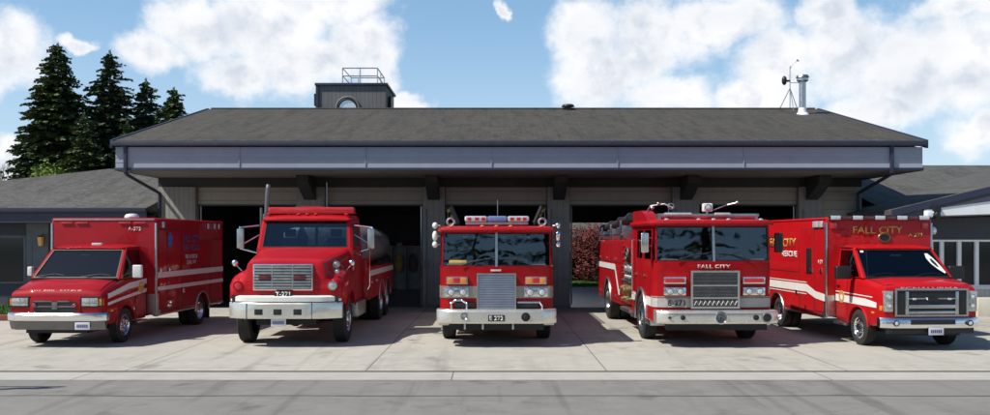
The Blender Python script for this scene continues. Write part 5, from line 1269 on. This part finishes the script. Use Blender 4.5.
T.append(conifer('fir_tree', 'shortest conifer, nearest to the fire station roof', at(174, 47), 47, 10.05, 2.6, 21, 'fir', 1.6, .06, .4))
T.append(conifer('fir_tree', 'small dark conifer half hidden low between two taller ones', at(84, 44), 44, 8.3, 1.9, 31, 'fir', 1.1, .06, .4))
T.append(conifer('fir_tree', 'small fir low at the left of the tallest conifer, beside the pale leafless tree', at(27, 45), 45, 7.4, 1.9, 41, 'fir2', 1.1, .06, .4))
T.append(conifer('fir_tree', 'small fir low between the slim conifer and the sparse one', at(127, 45), 45, 8.0, 1.8, 43, 'fir', 1.1, .06, .4))
for q in T: q['group'] = 'conifers behind the low building'

def leafy(name, label, x, y, H, rad, seed, m, n=5000, ls=.12, trunk=True, z0=.0, cat='tree', clumps=16, trunkm='bark'):
    rnd = random.Random(seed); t = thing(name, label, cat, (x, y, 0), 0, {'red_bush': 'red bushes behind the bays', 'hedge_shrub': 'dark shrubs behind the bays', 'leafy_tree': 'leafy trees behind the low building'}.get(name)); br = MB(); cr = MB(); cl = []
    for k in range(clumps):
        a = rnd.uniform(0, 2*PI); rr = rad*rnd.uniform(.15, .85); zz = rnd.uniform(z0+.15*(H-z0), H*.9)
        c = Vector((rr*math.cos(a), rr*math.sin(a), zz)); cl.append((c, rad*rnd.uniform(.28, .5))); br.cyl((0,0,max(.1, zz*.35)), c, .035, .01, n=5, caps=False)
    if trunk: br.cyl((0,0,0), (0,0,H*.6), .05*rad+.03, .03, n=8)
    br.build('trunk', trunkm, t)
    for i in range(n):
        c, r = cl[i % len(cl)]; v = Vector((rnd.gauss(0,1), rnd.gauss(0,1), rnd.gauss(0,.8))).normalized()*r*rnd.uniform(.5, 1.1)
        p = c+v; p.z = max(.05, p.z); a = Vector((rnd.uniform(-1,1), rnd.uniform(-1,1), rnd.uniform(-1,1))).normalized(); bb = a.orthogonal().normalized(); s = ls*rnd.uniform(.5, 1.2)
        cr.raw([p, p+a*s*.6+bb*s*.35, p+a*s*1.2, p+a*s*.6-bb*s*.35], [(0,1,2,3)])
    cr.build('crown', m, t); return t
leafy('leafy_tree', 'low bright green leafy tree below the tall dark conifers', at(42, 42), 42, 5.75, 1.9, 3, 'lime', 7000, .16)
leafy('leafy_tree', 'dark low leafy tree between the conifers and the fire station roof', at(128, 43), 43, 6.4, 2.2, 9, 'darkleaf', 6500, .16)
leafy('red_bush', 'red-leaved bush seen through the open rear of the drive-through bay', at(588, 46.5), 46.5, 2.75, 1.5, 4, 'photinia', 9000, .10, z0=.05, cat='bush', clumps=30)
leafy('red_bush', 'red-leaved bush farther right behind the drive-through bay', at(634, 47.5), 47.5, 2.6, 1.5, 14, 'photinia', 4000, .12, z0=.35, cat='bush', clumps=24)
leafy('hedge_shrub', 'low dark shrub right behind the nearer red-leaved bush', at(590, 48.8), 48.8, 2.0, 2.1, 27, 'darkleaf', 9000, .14, z0=.0, cat='bush', clumps=30)
leafy('hedge_shrub', 'dark shrub left of the red-leaved bush behind the bays', at(561, 48), 48, 2.9, 1.3, 24, 'darkleaf', 4000, .12, z0=.1, cat='bush', clumps=20)

def bare(name, label, x, y, H, seed, spread=.5, n0=4, lv=5):
    rnd = random.Random(seed); t = thing(name, label, 'tree', (x, y, 0), 0, 'bare trees behind the roofs'); b1 = MB(); b2 = MB()
    b1.cyl((0,0,0), (0,0,H*.35), .16, .10, n=8); b1.build('trunk', 'barebark', t)
    def go(p, d, L, r, k):
        q = p + d*L; b2.cyl(p, q, r, r*.6, n=4 if k < 3 else 5, caps=False)
        if k == 0: return
        for i in range(3 if k > 1 else 3):
            nd_ = (d + Vector((rnd.uniform(-1,1), rnd.uniform(-1,1), rnd.uniform(-.4,.8)))*spread).normalized(); go(p+d*L*rnd.uniform(.55, 1), nd_, L*rnd.uniform(.6, .85), r*.6, k-1)
    for i in range(n0): go(Vector((0,0,H*.33)), Vector((rnd.uniform(-.6,.6), rnd.uniform(-.6,.6), 1)).normalized(), H*.24, .07, lv)
    b2.build('crown', 'barebark', t)
bare('bare_tree', 'leafless tree whose top shows above the middle of the station roof', at(476, 50), 50, 9.0, 2, .55, 5)
bare('bare_tree', 'pale leafless tree at the far left edge beyond the low building', at(1, 47), 47, 6.2, 5, .5, 4)
bare('bare_tree', 'small leafless tree peeking over the station roof right of the middle', at(493, 54), 54, 9.1, 12, .6, 3, 4)

# white bungalow seen through the bay
t = thing('bungalow', 'small white house glimpsed through the drive-through bay above the red bush', 'house', (7.2, 60, 0))
b = MB(); b.box(-4, 4, 0, 6, 0, 2.95); b.build('wall', 'whitefascia', t)
b = MB(); b.prism([(-.4, 2.85), (3, 4.3), (6.4, 2.85)], 'x', -4.4, 4.4); b.build('roof', 'roof2', t)
for x in (-2.8, -1, 1, 2.8):
    b = MB(); b.box(x-.5, x+.5, -.03, 0, 1.0, 2.1); b.build('window', 'dwin', t)

# street sign out of frame at the left; its shadow reaches the road edge
t = thing('street_sign', 'plain round-backed street sign on a steel post at the roadside left', 'sign', (-8.85, 12.95, 0))
b = MB(); b.cyl((0,0,0), (0,0,3.0), .035, n=10); b.build('post', 'steel', t)
b = MB(); b.box(-.9, .1, -.02, .02, 2.85, 3.0, .01); b.box(-.35, .35, -.025, -.01, 2.2, 2.7, .02); b.build('sign_plate', 'steel', t)

# firs and houses across the street (behind the photographer), they show in the glass and chrome; fir copies enlarged to block skylight
R0 = conifer('fir_tree', 'dark conifer across the street behind the viewpoint', -22, -34, 11, 3.0, 77, 'fir', .55, group='conifers across the street')
for i, (x, y, s) in enumerate(((-15, -38, 1.1), (-9, -33, .8), (-1, -40, 1.2), (6, -36, .9), (13, -39, 1.15), (20, -34, .95), (28, -38, 1.1), (-30, -37, 1.0), (36, -35, .9), (2.5, -33, .6))):
    dupthing(R0, (x, y, 0), i*1.3, None, (s*2.0, s*2.0, s*1.9))
t = thing('house', 'grey house across the street behind the viewpoint', 'house', (-4, -30, 0))
b = MB(); b.box(-7, 7, -8, 0, 0, 3); b.build('wall', 'greyblock', t)
b = MB(); b.prism([(-8.6, 2.9), (-4, 5.2), (.6, 2.9)], 'x', -7.5, 7.5); b.build('roof', 'roof2', t)

# ------------------------------------------------------------------ vehicles
a1 = ambulance(True, 'ambulance', 'older red ambulance with two white side stripes, far left of the row', (-9.04, 18.4, .012), R(-2.0))
tanker('tanker_truck', 'red water tanker truck with long hood and dark steel tank, second from left', (-4.35, 18.45, .012), R(-.1))
e1 = engine(272, 'fire_engine', 'red fire engine with grey slatted grille and plain roof in the middle of the row', (.03, 18.45, .012), 0)
e2 = engine(271, 'fire_engine', 'red fire engine with black mesh grille, raised roof and black suction hoses', (4.59, 18.4, .012), R(1.3)); e2.scale = (1.045, 1, 1)
a2 = ambulance(False, 'ambulance', 'newer bright red ambulance with large chrome grille and gold lettering, far right', (8.74, 17.95, .012), R(3.5))

for q in (a1, a2): q['group'] = 'ambulances parked outside'
for q in (e1, e2): q['group'] = 'fire engines parked outside'
# ------------------------------------------------------------------ sky, sun, camera
SUN_EL, SUN_AZ = R(52), R(-111)      # azimuth from +y, clockwise: from the left, a little from the front
w = bpy.data.worlds.new('World'); scene.world = w; w.use_nodes = True
nt = w.node_tree; nd = nt.nodes; lk = nt.links; nd.clear()
out = nd.new('ShaderNodeOutputWorld'); sky = nd.new('ShaderNodeTexSky'); sky.sky_type = 'NISHITA'; sky.sun_disc = False
sky.sun_elevation = SUN_EL; sky.sun_rotation = SUN_AZ; sky.air_density = 1.0; sky.dust_density = 0.6; sky.ozone_density = 2.0
bg1 = nd.new('ShaderNodeBackground'); bg1.inputs[1].default_value = 0.085
hs = nd.new('ShaderNodeHueSaturation'); hs.inputs['Saturation'].default_value = 1.2; hs.inputs['Hue'].default_value = 0.497; lk.new(sky.outputs[0], hs.inputs['Color']); lk.new(hs.outputs[0], bg1.inputs[0])
tc = nd.new('ShaderNodeTexCoord'); D = tc.outputs['Generated']
sx = nd.new('ShaderNodeSeparateXYZ'); lk.new(D, sx.inputs[0])
az = nmath(nd, lk, 'MULTIPLY', nmath(nd, lk, 'ARCTAN2', sx.outputs['X'], sx.outputs['Y']), 180/PI)
el = nmath(nd, lk, 'MULTIPLY', nmath(nd, lk, 'ARCSINE', sx.outputs['Z']), 180/PI)
cb = nd.new('ShaderNodeCombineXYZ'); lk.new(az, cb.inputs[0]); lk.new(el, cb.inputs[1]); AE = cb.outputs[0]
wn = nd.new('ShaderNodeTexNoise'); wn.inputs['Scale'].default_value = .32; wn.inputs['Detail'].default_value = 7; wn.inputs['Roughness'].default_value = .6; lk.new(AE, wn.inputs['Vector'])
wv = nd.new('ShaderNodeVectorMath'); wv.operation = 'SUBTRACT'; lk.new(wn.outputs['Color'], wv.inputs[0]); wv.inputs[1].default_value = (.5, .5, .5)
ws_ = nd.new('ShaderNodeVectorMath'); ws_.operation = 'SCALE'; ws_.inputs['Scale'].default_value = 3.0; lk.new(wv.outputs[0], ws_.inputs[0])
wa = nd.new('ShaderNodeVectorMath'); wa.operation = 'ADD'; lk.new(AE, wa.inputs[0]); lk.new(ws_.outputs[0], wa.inputs[1])
blobs = [(12, 48, 34, 36), (-18, 70, 30, 30), (75, 42, 16, 8), (150, 50, 36, 22), (200, 28, 50, 32), (265, 22, 70, 34), (300, 62, 75, 34), (360, 40, 42, 36), (330, 0, 60, 30), (240, 72, 50, 22), (380, 66, 22, 34),
         (400, 98, 24, 12), (415, 106, 22, 8), (503, 12, 6, 11), (585, 30, 42, 36), (600, 72, 48, 42), (650, 40, 60, 46), (720, 20, 70, 30), (665, 95, 60, 22), (775, 70, 42, 46), (760, 100, 60, 22),
         (840, 50, 48, 46), (900, 70, 60, 52), (960, 60, 60, 50), (975, 8, 60, 18), (985, 130, 34, 22), (880, 112, 48, 22), (830, 15, 34, 24), (4, 150, 14, 12), (0, 165, 20, 18)]
fld = None
for (px, py, rx, ry_) in blobs:
    a = math.degrees(math.atan2(px-CX, F)); e = math.degrees(math.atan2(CY-py, math.hypot(F, px-CX))); k = 57.3/F
    mp = nd.new('ShaderNodeMapping'); mp.vector_type = 'POINT'
    sxx, syy = 1/(rx*k), 1/(ry_*k)
    mp.inputs['Scale'].default_value = (sxx, syy, 0); mp.inputs['Location'].default_value = (-a*sxx, -e*syy, 0); lk.new(wa.outputs[0], mp.inputs['Vector'])
    ln = nd.new('ShaderNodeVectorMath'); ln.operation = 'LENGTH'; lk.new(mp.outputs[0], ln.inputs[0])
    v = nmath(nd, lk, 'SUBTRACT', 1.0, ln.outputs['Value'])
    fld = v if fld is None else nmath(nd, lk, 'MAXIMUM', fld, v)
# the rest of the dome has scattered clouds of its own
gen = nmath(nd, lk, 'SUBTRACT', nramp(nd, lk, nnoise(nd, lk, nmap(nd, lk, D, (1, 1, 2.2)), 2.2, 8, .6), .56, .70, -1, .4), nramp(nd, lk, el, 35, 50, 0, .15))
outside = nramp(nd, lk, nmath(nd, lk, 'MAXIMUM', nmath(nd, lk, 'SUBTRACT', nmath(nd, lk, 'ABSOLUTE', az), 33.0), nmath(nd, lk, 'SUBTRACT', el, 18.0)), 0, 6, 0, 1)
mxf = nd.new('ShaderNodeMix'); mxf.data_type = 'FLOAT'; lk.new(outside, mxf.inputs['Factor']); lk.new(fld, mxf.inputs['A']); lk.new(gen, mxf.inputs['B'])
fine = nnoise(nd, lk, AE, .55, 9, .62)
dens = nmath(nd, lk, 'ADD', nmath(nd, lk, 'MULTIPLY', mxf.outputs[0], 2.0), nmath(nd, lk, 'MULTIPLY', nmath(nd, lk, 'SUBTRACT', fine, .5), 1.9))
alr = nd.new('ShaderNodeMapRange'); alr.interpolation_type = 'SMOOTHSTEP'; alr.inputs['From Min'].default_value = -.45; alr.inputs['From Max'].default_value = 1.05; lk.new(dens, alr.inputs['Value']); alpha = alr.outputs[0]; hz_a = nramp(nd, lk, el, 0.0, 34.0, .75, .0)
sh = nramp(nd, lk, nnoise(nd, lk, nmap(nd, lk, AE, (.8, 1.5, 1), (3.1, 7.7, 0)), .16, 5, .5), .38, .66, 0, 1)
core = nramp(nd, lk, mxf.outputs[0], .15, .65, 0, 1)
rl1 = nnoise(nd, lk, AE, .24, 6, .55); rl2 = nnoise(nd, lk, nmap(nd, lk, AE, (1, 1, 1), (-1.1, 1.0, 0)), .24, 6, .55)
relief = nramp(nd, lk, nmath(nd, lk, 'SUBTRACT', rl2, rl1), -.04, .13, 0, 1)
shade = nmath(nd, lk, 'MULTIPLY', nmath(nd, lk, 'ADD', nmath(nd, lk, 'MULTIPLY', relief, .75), nmath(nd, lk, 'MULTIPLY', sh, .5), True), core)
cc = nmix(nd, lk, (1.0, 1.0, 1.01), (.66, .71, .80), shade)
bg2 = nd.new('ShaderNodeBackground'); lk.new(cc, bg2.inputs[0]); bg2.inputs[1].default_value = 0.9
mxs = nd.new('ShaderNodeMixShader'); lk.new(nmath(nd, lk, 'MULTIPLY', alpha, .97), mxs.inputs[0]); bg3 = nd.new('ShaderNodeBackground'); lk.new(nmix(nd, lk, (.66, .82, .95), (.40, .66, .95), nramp(nd, lk, el, 1, 13)), bg3.inputs[0]); bg3.inputs[1].default_value = 1.0
mxh = nd.new('ShaderNodeMixShader'); lk.new(hz_a, mxh.inputs[0]); lk.new(bg1.outputs[0], mxh.inputs[1]); lk.new(bg3.outputs[0], mxh.inputs[2]); lk.new(mxh.outputs[0], mxs.inputs[1]); lk.new(bg2.outputs[0], mxs.inputs[2]); lk.new(mxs.outputs[0], out.inputs[0])

L = bpy.data.lights.new('sun', 'SUN'); L.energy = 5.0; L.angle = R(.5); L.color = (1, .95, .86)
so = bpy.data.objects.new('sun', L); COL.objects.link(so)
sd = Vector((math.sin(SUN_AZ)*math.cos(SUN_EL), math.cos(SUN_AZ)*math.cos(SUN_EL), math.sin(SUN_EL)))
so.rotation_euler = sd.to_track_quat('Z', 'Y').to_euler(); so.location = (-30, 0, 40)

cam = bpy.data.cameras.new('camera'); co = bpy.data.objects.new('camera', cam); COL.objects.link(co); scene.camera = co
co.location = (0, 0, CH); co.rotation_euler = (R(90), 0, 0); cam.sensor_width = 36; cam.sensor_fit = 'HORIZONTAL'; cam.lens = 36*F/990
cam.shift_y = (CY-207.5)/990; cam.clip_start = .1; cam.clip_end = 4000
vs = scene.view_settings; vs.view_transform = 'Standard'; vs.look = 'None'; vs.gamma = 1; vs.exposure = 0.2; vs.use_curve_mapping = False
scene.render.engine = 'CYCLES'
scene.cycles.max_bounces = 8; scene.cycles.transparent_max_bounces = 12
